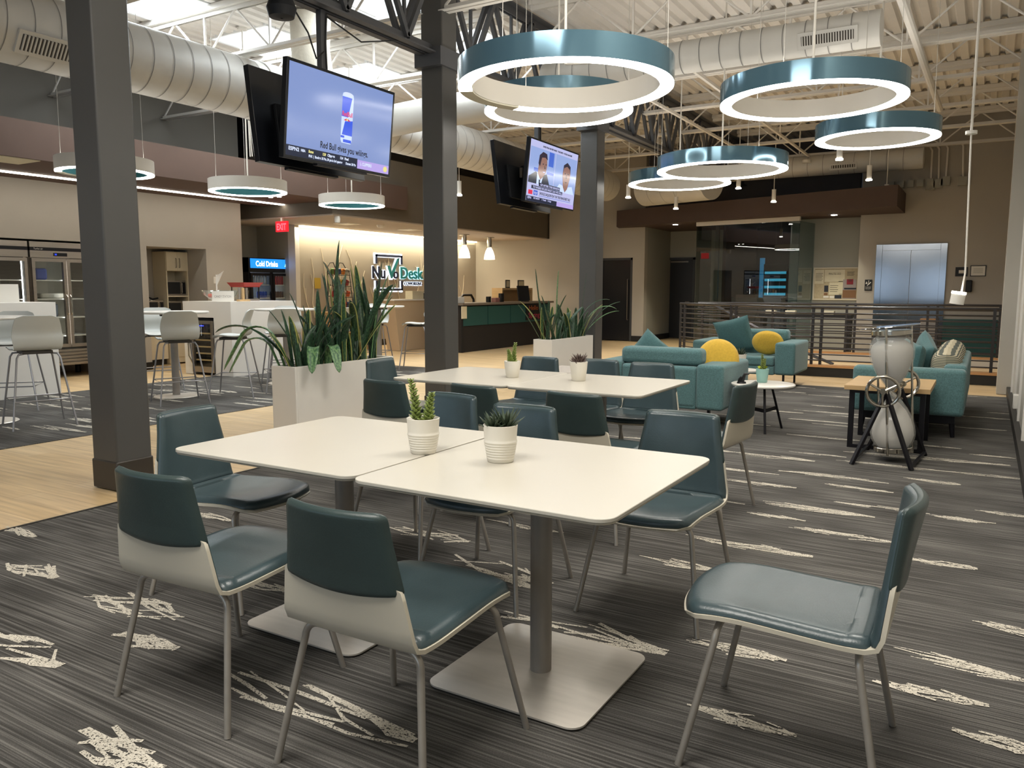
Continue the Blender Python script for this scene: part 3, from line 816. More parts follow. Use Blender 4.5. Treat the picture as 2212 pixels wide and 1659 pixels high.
# ================================================================== RING LAMPS
def ring(name, label, x, y, z, R, group, outer, inner, h=.17, w=.10, unlit=None, top=4.80, ph=.4):
    t = thing(name, label, 'ring lamp', (x, y, z), 0, group)
    MB().lathe([(R, .012), (R, h)], n=96).lathe([(R - .004, h), (R - .004, .012)], n=96).build('outer_band', outer, parent=t, smooth=True)
    MB().lathe([(R - w, .012), (R - w, h)], n=96).lathe([(R - w + .004, h), (R - w + .004, .012)], n=96).build('inner_band', inner, parent=t, smooth=True)
    MB().lathe([(R - w, h), (R, h)], n=96).build('added_uplight', M_ringup, parent=t)  # added glowing top, unseen from below, lights the roof deck
    def arc(a, b_, mt_, nme):
        n = max(8, int(96 * (b_ - a) / (2 * PI)))
        MB().lathe([(R - w + .003, 0), (R - .003, 0), (R - .003, .014), (R - w + .003, .014)], n=n, a0=a, a1=b_, close=True).build(nme, mt_, parent=t)
    if unlit:
        arc(unlit[1], unlit[0] + 2 * PI, M_ringlit, 'diffuser'); arc(unlit[0], unlit[1], M_ringun, 'diffuser_unlit')
    else: arc(0, 2 * PI, M_ringlit, 'diffuser')
    zc = top - z
    b = MB(); b.tube([(0, 0, h), (0, 0, zc)], .010, 8); b.build('hanging_rod', M_cord, parent=t, smooth=True)
    b = MB()
    for k in range(3):
        a = 2 * PI * k / 3 + ph; b.tube([((R - w / 2) * math.cos(a), (R - w / 2) * math.sin(a), h), ((R - w / 2) * math.cos(a) * .98, (R - w / 2) * math.sin(a) * .98, zc)], .0025, 5)
    b.tube([((R - w / 2) * math.cos(.4), (R - w / 2) * math.sin(.4), h), (0, 0, h)], .006, 5)
    b.build('hanging_wire', M_cable, parent=t)
    MB().cyl((0, 0), .065, zc - .03, zc, 20).build('canopy', M_white, parent=t, smooth=True)
    return t
GT = 'teal ring lamps over the dining area'
ring('ring_lamp', 'largest teal ring lamp, nearest the middle column, partly unlit', -2.656, 5.18, 2.75, .758, GT, M_ringt, M_ringw, unlit=(math.radians(150), math.radians(205)))
ring('ring_lamp', 'teal ring lamp hanging right behind the largest ring', -3.80, 7.27, 3.10, .741, GT, M_ringt, M_ringw)
ring('ring_lamp', 'teal ring lamp nearest the right wall, above the lone pulled-out chair side', -1.373, 7.2, 2.9, .745, GT, M_ringt, M_ringw)
ring('ring_lamp', 'smallest teal ring lamp above the right sofa', -1.105, 9.29, 2.9, .605, GT, M_ringt, M_ringw)
ring('ring_lamp', 'teal ring lamp above the far loveseat, overlapping another ring', -2.84, 9.66, 2.75, .762, GT, M_ringt, M_ringw, ph=1.4)
ring('ring_lamp', 'farthest teal ring lamp, low beside the third column', -4.07, 11.7, 2.9, .752, GT, M_ringt, M_ringw)
GW = 'white ring lamps over the high tables'
M_ringtin = mat('ring_teal_inside', '#2c6a70', .5)
for i, (y, l, un) in enumerate(((5.6, 'white ring lamp half hidden behind the nearest column', (math.radians(120), math.radians(230))), (7.65, 'white ring lamp left of the large screens', None), (9.72, 'white ring lamp just below the large screens', None))):
    ring('ring_lamp', l, -8.76, y, 2.65, .515, GW, M_ringw, M_ringtin, h=.16, w=.075, unlit=un)

# spot cylinders
def pendant(label, u, vb, y, h=.25, top=4.80):
    p = ony(u, vb, y)
    t = thing('pendant_spot', label, 'pendant light', tuple(p), 0, 'white cylinder pendants')
    MB().cyl((0, 0), .04, .02, h, 20).build('lamp_body', M_white, parent=t, smooth=True)
    MB().cyl((0, 0), .05, 0, .02, 20).build('lens', M_lit, parent=t, smooth=True)
    spot('pendant_light', (p.x, p.y, p.z - .02), 95, 150, (1, .97, .92), .8, .05)
    MB().tube([(0, 0, h), (0, 0, top - p.z)], .007, 6).build('cord', M_cord, parent=t)
    MB().box(-.09, .09, -.05, .05, top - p.z - .08, top - p.z).build('track_adapter', M_white, parent=t)
for l, u, v, y in (('white cylinder pendant left of the farthest teal ring', 1357, 428, 14.4), ('white cylinder pendant hanging lowest below the teal rings', 1460, 452, 16.2),
                   ('white cylinder pendant seen through the overlapping rings', 1595, 408, 15.0), ('white cylinder pendant right of the overlapping rings', 1671, 437, 16.5),
                   ('thicker white cylinder pendant above the glass office', 1813, 346, 12.0),
                   ('white cylinder pendant below the smallest teal ring', 1877, 390, 14.8), ('white cylinder pendant near the soffit end by the elevator', 1914, 427, 17.0),
                   ('white cylinder pendant right beside the middle column', 992, 423, 11.6)):
    pendant(l, u, v, y)
# swag lamp on a long slanting cord by the elevator
p = ony(2072, 630, 8.8)
t = thing('swag_lamp', 'white lamp head hanging on a long slanting cord before the elevator', 'pendant light', tuple(p))
q = ony(2098, 290, 8.8) - p
MB().tube([(0.02, 0, .0), (.04, 0, .18), tuple(q)], .008, 8).build('cord', M_cord, parent=t, smooth=True)
R_ = Matrix.Rotation(math.radians(8), 3, 'Y')
MB().lathe([(0, 0), (.062, 0), (.064, -.012), (.064, -.022)], n=28, R=R_).build('lamp_lens', M_lit, parent=t, smooth=True)
MB().lathe([(.062, -.022), (.062, -.12), (0, -.125)], n=28, R=R_).build('lamp_body', M_white, parent=t, smooth=True)
MB().tube([tuple(q), (q.x, q.y, 4.1 - p.z)], .012, 8).cyl((q.x, q.y), .05, q.z, q.z + .03, 16).build('cord_mount', M_white, parent=t)

# ================================================================== CHAIRS
def sheet(mb, prof, wfun, o0, o1, s0, s1, ns=26, nt=15, curve=None, mi=0, edge=.0, fr=None, mid0=None):
    """closed slab along a side profile; prof(s)->(y,z,ny,nz); o0/o1 offsets along the normal; thickness fades to the rim"""
    def P(s, t, off):
        y, z, ny, nz = prof(s); w = wfun(s); x = t * w / 2
        if curve: dy, dz = curve(s, t)
        else: dy = dz = 0
        return Vector((x, y + dy + ny * off, z + dz + nz * off))
    def thick(i, j):
        if not edge: return 1
        a = min(i, ns - i) / ns; b_ = min(j, nt - j) / nt
        k = min(1, a / .055) ; k2 = min(1, b_ / .08)
        f = math.sqrt(max(0, 1 - (1 - k) ** 2)) * math.sqrt(max(0, 1 - (1 - k2) ** 2))
        return 1 - edge + edge * f
    top = []; bot = []
    for i in range(ns + 1):
        s = s0 + (s1 - s0) * i / ns
        # round plan corners
        r1, r2 = [], []
        for j in range(nt + 1):
            t = -1 + 2 * j / nt
            f = 1
            if fr:
                d = min(i, ns - i) / ns * abs(s1 - s0)
                if d < fr: f = 1 - (1 - math.sqrt(max(0, 1 - (1 - d / fr) ** 2))) * fr * 2 / max(wfun(s), .1)
            h = thick(i, j)
            mid = mid0 if mid0 is not None else (o0 if edge else (o0 + o1) / 2)
            r1.append(P(s, t * f, mid + (o1 - mid) * h)); r2.append(P(s, t * f, mid + (o0 - mid) * h))
        top.append(r1); bot.append(r2)
    o = len(mb.v); mb.grid(top, mi); mb.grid(bot, mi, True)
    n = nt + 1; T_ = (ns + 1) * n
    for i in range(ns):
        for j in (0, nt):
            a, b_ = o + i * n + j, o + (i + 1) * n + j; mb.f.append((a, b_, b_ + T_, a + T_)); mb.m.append(mi)
    for i in (0, ns):
        for j in range(nt):
            a, b_ = o + i * n + j, o + i * n + j + 1; mb.f.append((a, b_, b_ + T_, a + T_)); mb.m.append(mi)
def polyprof(pts):
    """smooth arc-length profile through (y,z) points, with left-hand normal"""
    P = [Vector(p) for p in pts]
    out = []
    for i in range(len(P) - 1):
        p0 = P[max(i - 1, 0)]; p1 = P[i]; p2 = P[i + 1]; p3 = P[min(i + 2, len(P) - 1)]
        for k in range(8):
            t = k / 8
            out.append(.5 * ((2 * p1) + (-p0 + p2) * t + (2 * p0 - 5 * p1 + 4 * p2 - p3) * t * t + (-p0 + 3 * p1 - 3 * p2 + p3) * t ** 3))
    out.append(P[-1])
    L = [0]
    for a, b_ in zip(out, out[1:]): L.append(L[-1] + (b_ - a).length)
    tot = L[-1]
    def f(s):
        d = max(0, min(1, s)) * tot
        i = 0
        while i < len(L) - 2 and L[i + 1] < d: i += 1
        k = (d - L[i]) / max(1e-9, L[i + 1] - L[i]); p = out[i].lerp(out[i + 1], k)
        t = (out[min(i + 2, len(out) - 1)] - out[max(i - 1, 0)]).normalized()
        return p.x, p.y, t.y, -t.x                     # normal: for travel toward -y it points up; going up it points +y
    return f, tot
def lerp_table(tab):
    def f(s):
        for (a, va), (b_, vb) in zip(tab, tab[1:]):
            if s <= b_: return va + (vb - va) * (s - a) / (b_ - a)
        return tab[-1][1]
    return f
def make_chair():
    t = thing('dining_chair', 'x', 'chair', (0, 0, 0), 0, 'teal leather stacking chairs')
    pf, tot = polyprof([(.275, .425), (.25, .437), (.15, .447), (0, .440), (-.12, .434), (-.195, .434), (-.224, .440), (-.236, .462), (-.241, .50), (-.250, .58), (-.262, .69), (-.275, .80)])
    def PR(s):
        y, z, ny, nz = pf(s); return y, z, -ny, -nz
    # check normal direction: on the seat it must point up
    y_, z_, ny_, nz_ = pf(.3); sg = 1 if nz_ > 0 else -1
    def PR(s):
        y, z, ny, nz = pf(s); return y, z, ny * sg, nz * sg
    wf_ = lerp_table([(0, .43), (.12, .45), (.45, .46), (.58, .455), (.62, .45), (.78, .40), (.9, .36), (1.0, .335)])
    def cv(s, tt):
        if s < .5: return (.05 * (1 - s / .5) ** 2 * (1 - tt * tt) - .012, -.006 * (tt * tt) * 0 + -.010 * (1 - tt * tt) * min(1, s / .2))
        k = (s - .5) / .5; return (-.035 * k * (1 - tt * tt), 0)
    b = MB(); sheet(b, PR, wf_, -.012, 0, 0, .80, curve=cv, fr=.04); sh = b.build('shell', M_shell, parent=t, smooth=True, auto=50)
    w2 = lambda s: wf_(s) - .012
    b = MB(); sheet(b, PR, w2, .001, .026, .008, .575, curve=cv, edge=.9, fr=.03, ns=34, nt=24); b.build('seat_pad', M_teal, parent=t, smooth=True, auto=70)
    b = MB(); sheet(b, PR, w2, .001, .024, .572, .994, curve=cv, edge=.8, fr=.012, ns=34, nt=24); b.build('back_pad', M_teal, parent=t, smooth=True, auto=70)
    w3 = lambda s: wf_(s) + .003
    # wrapped cover over the upper back, its lower hem dips in the middle
    def cvw(s, tt):
        dy, dz = cv(s, tt); k = max(0, (.80 - s) / .12); return (dy, dz - .02 * (1 - tt * tt) * max(0, 1 - abs(s - .76) / .05))
    b = MB(); sheet(b, PR, w3, -.017, .013, .752, 1.0, curve=cvw, edge=.9, fr=.02, ns=30, nt=24, mid0=.0); b.build('back_cover', M_teal_shade, parent=t, smooth=True, auto=70)
    for sx in (-1, 1):
        for sy in (1, -1):
            fx, fy = .262 * sx, .262 * sy - (.0 if sy > 0 else 0)
            tx, ty = .205 * sx, (.175 if sy > 0 else -.185)
            zt = .412
            pts = [(fx, fy, 0)]
            for k in range(7):
                a = k / 6 * PI / 2; r = .045
                pts.append((tx - sx * r * (1 - math.cos(a)), ty + (fy - ty) * .10 * (1 - k / 6), zt - r + r * math.sin(a)))
            pts.append((tx - sx * .13, ty, zt))
            MB().tube(pts, .0105, 12).build('leg', M_steel, parent=t, smooth=True)
    b = MB(); b.tube([(-.10, .175, .412), (.10, .175, .412)], .0105, 10); b.tube([(-.10, -.185, .412), (.10, -.185, .412)], .0105, 10); b.tube([(-.07, .175, .412), (-.07, -.185, .412)], .009, 8); b.tube([(.07, .175, .412), (.07, -.185, .412)], .009, 8)
    b.build('under_frame', M_steel, parent=t, smooth=True)
    return t
proto = make_chair(); used_ = False
D_ = math.radians
for (x, y, rz, l) in (
    (-2.16, 1.745, D_(2), 'teal chair at the near left of the front table, its seat nicked, white back shell'),
    (-1.405, 1.745, D_(0), 'teal chair seen from behind in the middle foreground, its white back shell nearest'),
    (-2.87, 2.37, D_(-84), 'teal chair at the left end of the front table'),
    (-.425, 2.335, D_(92), 'lone teal chair turned sideways at the right end of the front table'),
    (-1.15, 3.155, D_(180), 'teal chair facing us behind the right half of the front table'),
    (-1.86, 2.965, D_(181), 'teal chair facing us behind the dark succulent pot of the front table'),
    (-2.43, 3.13, D_(174), 'teal chair facing us behind the tall succulent pot of the front table'),
    (-3.10, 3.985, D_(-4), 'teal chair seen from behind, left one at the near side of the rear table'),
    (-2.50, 4.07, D_(-6), 'teal chair seen from behind, middle one at the near side of the rear table'),
    (-1.85, 4.05, D_(-4), 'teal chair seen from behind, right one at the near side of the rear table'),
    (-3.82, 4.84, D_(-88), 'teal chair at the left end of the rear table beside the planter'),
    (-3.11, 5.37, D_(178), 'teal chair at the far side of the rear table, left one between the pots'),
    (-2.60, 5.42, D_(180), 'teal chair at the far side of the rear table, middle one'),
    (-2.13, 5.35, D_(180), 'teal chair at the far side of the rear table, right one before the loveseat'),
    (-1.47, 4.72, D_(84), 'teal chair at the right end of the rear table, showing its white shell')):
    put(proto, used_, (x, y, 0), rz, l); used_ = True

# ================================================================== TABLES
def make_table():
    t = thing('cafe_table', 'x', 'table', (0, 0, 0), 0, 'square white pedestal tables')
    b = MB(); b.prism(rrect(-.457, .457, -.467, .467, .055), .728, .74); b.build('tabletop', M_table, parent=t, bevel=.002)
    b = MB(); b.prism(rrect(-.453, .453, -.463, .463, .052), .722, .728); b.build('tabletop_edge', M_tedge, parent=t)
    b = MB().cyl((0, 0), .038, .012, .72, 28); b.build('post', M_post, parent=t, smooth=True)
    MB().box(-.22, .22, -.22, .22, .708, .722).build('top_plate', M_based, parent=t)
    b = MB()
    pl = rrect(-.292, .292, -.295, .295, .05)
    b.prism(pl, .008, .014, 0); b.prism(rrect(-.288, .288, -.291, .291, .05), 0, .008, 1); b.build('base_plate', [M_base, M_based], parent=t)
    return t
proto = make_table()
put(proto, False, (-1.279, 2.345, 0), 0, 'square white pedestal table, right half of the front pair')
put(proto, True, (-2.204, 2.362, 0), D_(.3), 'square white pedestal table, left half of the front pair')
put(proto, True, (-2.130, 4.705, 0), 0, 'square white pedestal table, right half of the rear pair')
put(proto, True, (-3.049, 4.705, 0), 0, 'square white pedestal table, left half of the rear pair')

# ---- pots with succulents
def pot(label, x, y, kind, ribs=True, sc_=1.0, potm=None):
    t = thing('succulent_pot', label, 'potted plant', (x, y, .74), random.uniform(0, 6), 'succulent pots on the tables'); t.scale = (sc_, sc_, sc_)
    prof = [(.001, 0), (.044, 0), (.047, .003)]
    if ribs:
        for k in range(7):
            z = .012 + k * .0095; r = .047 + z * .16
            prof += [(r, z), (r + .0015, z + .003), (r + .0015, z + .006), (r, z + .0075)]
    prof += [(.0575, .085), (.061, .128), (.0615, .132), (.0595, .133), (.055, .128), (.050, .115)]
    MB().lathe(prof, n=48).build('pot', potm or M_pot, parent=t, smooth=True, auto=60)
    MB().lathe([(0, .117), (.051, .115)], n=24).build('soil', M_soil, parent=t)
    rnd = random.Random(hash(label) % 1000 if False else len(label) * 7 + int(x * -100))
    def leaf(b, p, d, L_, w, th, curl=.2):
        p = Vector(p); d = Vector(d).normalized(); s = d.cross(Vector((0, 0, 1)))
        if s.length < .1: s = Vector((1, 0, 0))
        s.normalize(); u = s.cross(d)
        vs = []; n = 6
        prf = [(0, .45), (.2, .85), (.45, 1), (.7, .8), (.88, .45), (1, .05)]
        rings = []
        for q, ww in prf:
            c = p + d * L_ * q + Vector((0, 0, 1)) * L_ * curl * q * q
            rings.append([c + s * w * ww * math.cos(a) + u * th * ww * math.sin(a) for a in [2 * PI * k / n for k in range(n)]])
        vs = [v for r in rings for v in r]
        fs = [(i * n + k, i * n + (k + 1) % n, (i + 1) * n + (k + 1) % n, (i + 1) * n + k) for i in range(5) for k in range(n)] + [tuple(range(n))]
        b.add(vs, fs)
    if kind == 'tall':
        for (dx, dy, h, lean) in ((-.022, .0, .115, (-.2, .05)), (.022, .01, .165, (.18, .0))):
            st = MB(); fo = MB(); top = None
            pts = [Vector((dx + lean[0] * h * q * q * .8, dy + lean[1] * h * q, .115 + h * q)) for q in (0, .25, .5, .75, 1)]
            st.tube(pts, [.004, .004, .0035, .003, .002], 6)
            for k in range(17):
                q = .08 + k / 17 * .92; i = min(3, int(q * 4)); c = pts[i].lerp(pts[i + 1], q * 4 - i)
                for s_ in range(3):
                    a = k * 1.3 + s_ * 2.1; sz = .027 * (1.1 - .55 * q)
                    leaf(fo, c, (math.cos(a), math.sin(a), .35), sz, sz * .36, sz * .2)
            so = st.build('stem', M_stem, parent=t, smooth=True); fo.build('foliage', M_succ, parent=so, smooth=True)
        fo = MB()
        for k in range(14):
            a = k * 2.4; leaf(fo, (.012 * math.cos(a * 2), .012 * math.sin(a * 2), .118), (math.cos(a), math.sin(a), .5), .03, .012, .006)
        fo.build('foliage', M_succ, parent=t, smooth=True)
    else:
        mt_ = M_succd if kind == 'spiky' else M_succp
        for (cx, cy, n, s_) in ((-.018, .0, 30, 1), (.026, .01, 22, .8), (0.005, -.022, 14, .7)):
            fo = MB()
            for k in range(n):
                a = k * 2.39996; e = .25 + 1.4 * (k / n) ** 1.0
                leaf(fo, (cx, cy, .116), (math.cos(a), math.sin(a), e), .080 * s_ * rnd.uniform(.75, 1.1), .0062 * s_, .0035, .15)
            fo.build('rosette', mt_, parent=t, smooth=True)
    return t
pot('white ribbed pot with two tall green succulent stems on the front table', -1.778, 2.335, 'tall')
pot('white ribbed pot with a dark spiky succulent on the front table', -1.455, 2.36, 'spiky')
pot('white pot with short pale-green succulent on the rear table', -2.80, 4.70, 'tall', False, .94).scale.z = .86
pot('white pot with purple-brown spiky succulent on the rear table', -2.315, 4.75, 'purple', False, .97)

# ================================================================== PLANTERS
def snake_planter(label, x0, x1, y0, y1, h, n, seed, hmax, special=()):
    t = thing('snake_plant_planter', label, 'planter', ((x0 + x1) / 2, (y0 + y1) / 2, 0), 0, 'white trough planters')
    w, d = (x1 - x0) / 2, (y1 - y0) / 2; q = .022
    b = MB(); b.box(-w, w, -d, -d + q, 0, h); b.box(-w, w, d - q, d, 0, h); b.box(-w, -w + q, -d + q, d - q, 0, h); b.box(w - q, w, -d + q, d - q, 0, h); b.box(-w, w, -d, d, 0, .05)
    b.build('trough', M_white, parent=t, bevel=.003)
    MB().box(-w + q, w - q, -d + q, d - q, h - .08, h - .05).build('soil', M_soil, parent=t)
    rnd = random.Random(seed)
    def leaf(bx, by, L_, wd, az, lean, droop, mt_, tw):
        b = MB(); n_ = 22; dirv = Vector((math.cos(az), math.sin(az), 0)); side0 = Vector((-math.sin(az), math.cos(az), 0))
        p = Vector((bx, by, h - .06)); ang = lean; rows = []
        for i in range(n_ + 1):
            s = i / n_
            ww = wd * (.55 + .9 * s if s < .45 else .955) * (1 if s < .62 else math.sqrt(max(0.0004, 1 - ((s - .62) / .38) ** 1.6)))
            tdir = dirv * math.sin(ang) + Vector((0, 0, 1)) * math.cos(ang)
            sd = Matrix.Rotation(tw * s, 3, tdir) @ side0; nr = tdir.cross(sd)
            rows.append([p - sd * ww / 2 + nr * ww * .10, p - sd * ww * .25, p - nr * ww * .04, p + sd * ww * .25, p + sd * ww / 2 + nr * ww * .10])
            p = p + tdir * L_ / n_; ang += (droop / n_ * (2.2 * s) if droop < 2 else (2.75 - lean) / n_ * 2.6 * (1 if .24 < s < .625 else 0))
        o = len(b.v); b.grid(rows)
        rows2 = [[v + Vector((0, 0, 0)) for v in r] for r in rows]
        for i in range(n_ + 1):
            for j in range(5): b.uv[o + i * 5 + j] = (j / 4, i / n_ * L_)
        ob = b.build('leaf', mt_, parent=t, smooth=True, auto=180)
        so = ob.modifiers.new('thickness', 'SOLIDIFY'); so.thickness = .004; so.offset = 0
    for sp in special: leaf(*sp)
    for k in range(n):
        by = -d + .08 + (2 * d - .16) * (k + rnd.random()) / n; bx = rnd.uniform(-w + .05, w - .05)
        L_ = hmax(by / d) * rnd.uniform(.55, 1.0)
        leaf(bx, by, L_, rnd.uniform(.045, .078), rnd.uniform(0, 2 * PI), rnd.uniform(.02, .26) + (.3 if k % 4 == 0 else 0), rnd.uniform(-.1, .5) + (.5 if k % 5 == 0 else 0), rnd.choice([M_leafA, M_leafA, M_leafA, M_leafB]), rnd.uniform(-1.2, 1.2))
    return t
# left planter: tall clump toward the back end, short floppy leaves at the near end
CW = math.atan2(-.512, -.859)      # azimuth that runs to the left of the picture
S1 = [(-.06, -.55, .98, .08, CW, .30, 2.6, M_leafC, .2), (.02, -.50, .86, .065, CW, .62, 1.6, M_leafA, .3), (0, -.50, .52, .055, CW + .2, .6, .5, M_leafA, -.4),
      (.06, -.45, .60, .055, CW + .1, .4, .3, M_leafA, .2), (-.05, -.48, .55, .05, CW - .6, .15, .3, M_leafA, .5), (.08, -.38, .62, .05, CW + PI, .55, .35, M_leafA, 0),
      (.10, -.36, .56, .10, -.9, .30, 3.6, M_leafC, 0), (.10, -.22, .58, .095, -.5, .35, 3.6, M_leafC, 0), (-.08, -.58, .78, .075, CW, .40, 2.9, M_leafC, 0),
      (0, -.40, .66, .055, CW + PI, .5, .8, M_leafA, .6), (.02, -.3, .7, .06, CW, .22, .2, M_leafA, .4), (-.02, .02, 1.14, .085, 0, .03, .1, M_leafA, .5), (.05, -.05, .85, .07, CW, .10, .1, M_leafA, .4),
      (.02, .30, .92, .05, CW, .05, .1, M_leafB, .6), (.08, .38, .86, .07, CW + PI, .10, .35, M_leafC, .3), (0, .48, .80, .06, CW + PI, .22, .3, M_leafC, .3), (.1, 0, .7, .05, -.8, .1, .3, M_leafB, .5)]
snake_planter('long white planter of tall snake plants nearer the front, left of the tables', -5.19, -4.91, 4.71, 5.99, .70, 50, 3, lambda q: .52 + .52 * min(1, max(0, q + .75)), S1)
S2 = [(-.05, -.5, 1.0, .05, CW, .14, -.05, M_leafA, .4), (0, -.25, .98, .055, CW + PI, .01, .05, M_leafC, .3), (.02, .25, .85, .04, CW + PI, .25, 1.5, M_leafA, .2), (.05, .35, .82, .045, CW + PI, .3, 1.9, M_leafC, .2),
      (.05, .45, .80, .04, CW + PI, .5, .9, M_leafA, .2), (0, .5, .72, .04, CW + PI, .65, .9, M_leafC, .2), (0, .1, .7, .05, CW, .05, 2.2, M_leafA, .3), (-.05, -.55, .62, .04, CW, .5, .2, M_leafA, .3),
      (.06, .4, .6, .04, CW + PI, .35, .6, M_leafB, .5), (0, .42, .96, .012, CW + PI, .12, 0, M_leafA, 0)]
snake_planter('long white planter of snake plants farther back beside the third column', -5.19, -4.91, 9.256, 10.54, .68, 40, 11, lambda q: .62 - .12 * q, S2)

# ================================================================== SCREENS
def screen(name, label, yc, x, z, w, h, tilt, yaw, back=False):
    s_ = -1 if back else 1
    t = thing(name, label, 'television', (x, yc, z), (PI if back else 0) + yaw)
    R_ = Matrix.Rotation(tilt, 3, 'Y')
    def bx(mb, x0, x1, y0, y1, z0, z1, mi=0): mb.box(x0, x1, y0, y1, z0, z1, mi, R_)
    b = MB(); bx(b, -.03, .022, -w / 2, w / 2, -h / 2, h / 2); b.build('screen_housing', M_tvb, parent=t, bevel=.003)
    b = MB(); bx(b, -.06, -.03, -w * .33, w * .33, -h * .38, h * .15); bx(b, -.10, -.06, -.12, .12, -.12, .14); b.build('back_cover', M_tvback, parent=t, bevel=.004)
    b = MB(); b.tube([tuple(R_ @ Vector((-.10, 0, 0))), (-.13 / 1, 0, .06)], .02, 8); b.box(-.135, -.10, -.26, .26, -.02, .10); b.build('bracket', M_hdl, parent=t)
    b = MB(); bx(b, -.02, .03, -w * .22, w * .25, -h / 2 - .018, -h / 2); b.build('lower_trim', M_blackm, parent=t)
    return t, R_
def scr_mat(name, h, k=1.0): return mat(name, '#0a0a0a', .15, emit=h, estr=k, spec=.5)
def picture(t, R_, w, h, items, mats_, nme='screen_picture'):
    b = MB()
    def P(px, py, d): return R_ @ Vector((.022 + d, (px - .5) * w, (.5 - py) * h))
    for it in items:
        k = it[0]; d = it[-1] * .0004
        if k == 'q': _, pts, mi, _ = it; b.add([P(x, y, d) for x, y in pts], [tuple(range(len(pts)))], mi)
        elif k == 'r': _, x0, y0, x1, y1, mi, _ = it; b.add([P(x0, y0, d), P(x1, y0, d), P(x1, y1, d), P(x0, y1, d)], [(0, 1, 2, 3)], mi)
        elif k == 'e':
            _, cx, cy, rx, ry, mi, _ = it; n = 20; b.add([P(cx + rx * math.cos(2 * PI * i / n), cy + ry * math.sin(2 * PI * i / n), d) for i in range(n)], [tuple(range(n))], mi)
        elif k == 't':
            _, s, x, y, size, wd_, mi, _ = it
            add_text(b, s, size * h, P(x, y, d), R_ @ Vector((0, 1, 0)), R_ @ Vector((0, 0, 1)), mi, bold=.0015, width=wd_ * w if wd_ else None)
    o = b.build(nme, mats_, parent=t)
    return o
blue, white, dkb, red_, ink_, silver, bar_, lav, yel = (scr_mat('scr_blue', '#7c8fc0', .72), scr_mat('scr_white', '#c9d3ea', .75), scr_mat('scr_can_blue', '#2446b8', 1.0), scr_mat('scr_red', '#c03048', .9),
    scr_mat('scr_ink', '#12141c', 1.0), scr_mat('scr_silver', '#a7b6dc', 1.0), scr_mat('scr_bar', '#1d2232', 1.0), scr_mat('scr_lavender', '#a08fc8', .9), scr_mat('scr_yellow', '#c9c27a', .9))
SC = [blue, white, dkb, red_, ink_, silver, bar_, lav, yel]
tv, Rt = screen('television', 'large wall-less screen showing a blue and silver drink can advert', 5.37, -4.94, 2.79, 1.36, .775, D_(6), D_(1))
cx = .535
picture(tv, Rt, 1.31, .725, [('r', 0, 0, 1, 1, 0, 1), ('r', 0, .885, .66, 1, 6, 2), ('r', .66, .895, 1, 1, 7, 2),
    ('q', [(cx - .05, .16), (cx + .05, .16), (cx + .055, .19), (cx + .055, .70), (cx + .045, .735), (cx - .045, .735), (cx - .055, .70), (cx - .055, .19)], 5, 2),
    ('e', cx, .165, .047, .022, 1, 3), ('q', [(cx - .055, .2), (cx + .04, .2), (cx + .008, .43), (cx - .055, .43)], 2, 3), ('q', [(cx - .02, .48), (cx + .055, .46), (cx + .055, .64), (cx - .045, .64)], 2, 3),
    ('r', cx - .055, .65, cx - .02, .675, 2, 3), ('r', cx - .03, .69, cx + .05, .725, 2, 3), ('t', 'RedBull', cx, .42, .075, .10, 3, 4),
    ('q', [(cx - .035, .47), (cx - .005, .445), (cx - .008, .475)], 3, 4), ('q', [(cx + .035, .47), (cx + .005, .445), (cx + .008, .475)], 3, 4), ('e', cx, .46, .012, .016, 8, 3),
    ('t', 'Red Bull gives you wiiings.', .53, .845, .105, .47, 4, 2), ('t', 'ESPN2', .065, .94, .055, .09, 1, 3), ('t', 'NBA', .145, .935, .04, .04, 1, 3), ('t', 'Suns', .215, .93, .04, .045, 8, 3),
    ('t', '129', .335, .93, .04, .03, 8, 3), ('t', 'Clippers', .40, .93, .04, .07, 1, 3), ('t', '124', .50, .93, .04, .03, 1, 3), ('t', 'Final', .55, .93, .04, .04, 1, 3),
    ('t', 'PHX  |  Booker: 35 Pts, 20 pts in 3rd quarter       Durant: 28 Pts', .42, .98, .038, .45, 1, 3), ('t', 'L CLIPPERS', .75, .955, .05, .12, 1, 3), ('e', .96, .945, .022, .035, 8, 3)], SC)
tvr, _ = screen('television', 'large black screen seen from the back, behind the advert screen', 5.30, -5.26, 2.76, 1.36, .775, D_(7), D_(3), True)
tv2, Rt2 = screen('television', 'smaller-looking screen showing two people in a sports talk show', 9.30, -4.95, 2.80, 1.44, .77, D_(6), D_(2))
skin, hair, suit, sky_, pale, navy2, shirt = (scr_mat('scr_skin', '#7a5a50', 1), scr_mat('scr_hair', '#2b2530', 1), scr_mat('scr_suit', '#1b2230', 1), scr_mat('scr_sky', '#8ea2d2', .72), scr_mat('scr_pale', '#b4b6de', .72), scr_mat('scr_navy', '#3a56a8', 1), scr_mat('scr_shirt', '#a9b8e0', 1))
SC2 = [sky_, pale, skin, hair, suit, navy2, shirt, bar_, ink_, red_, lav]
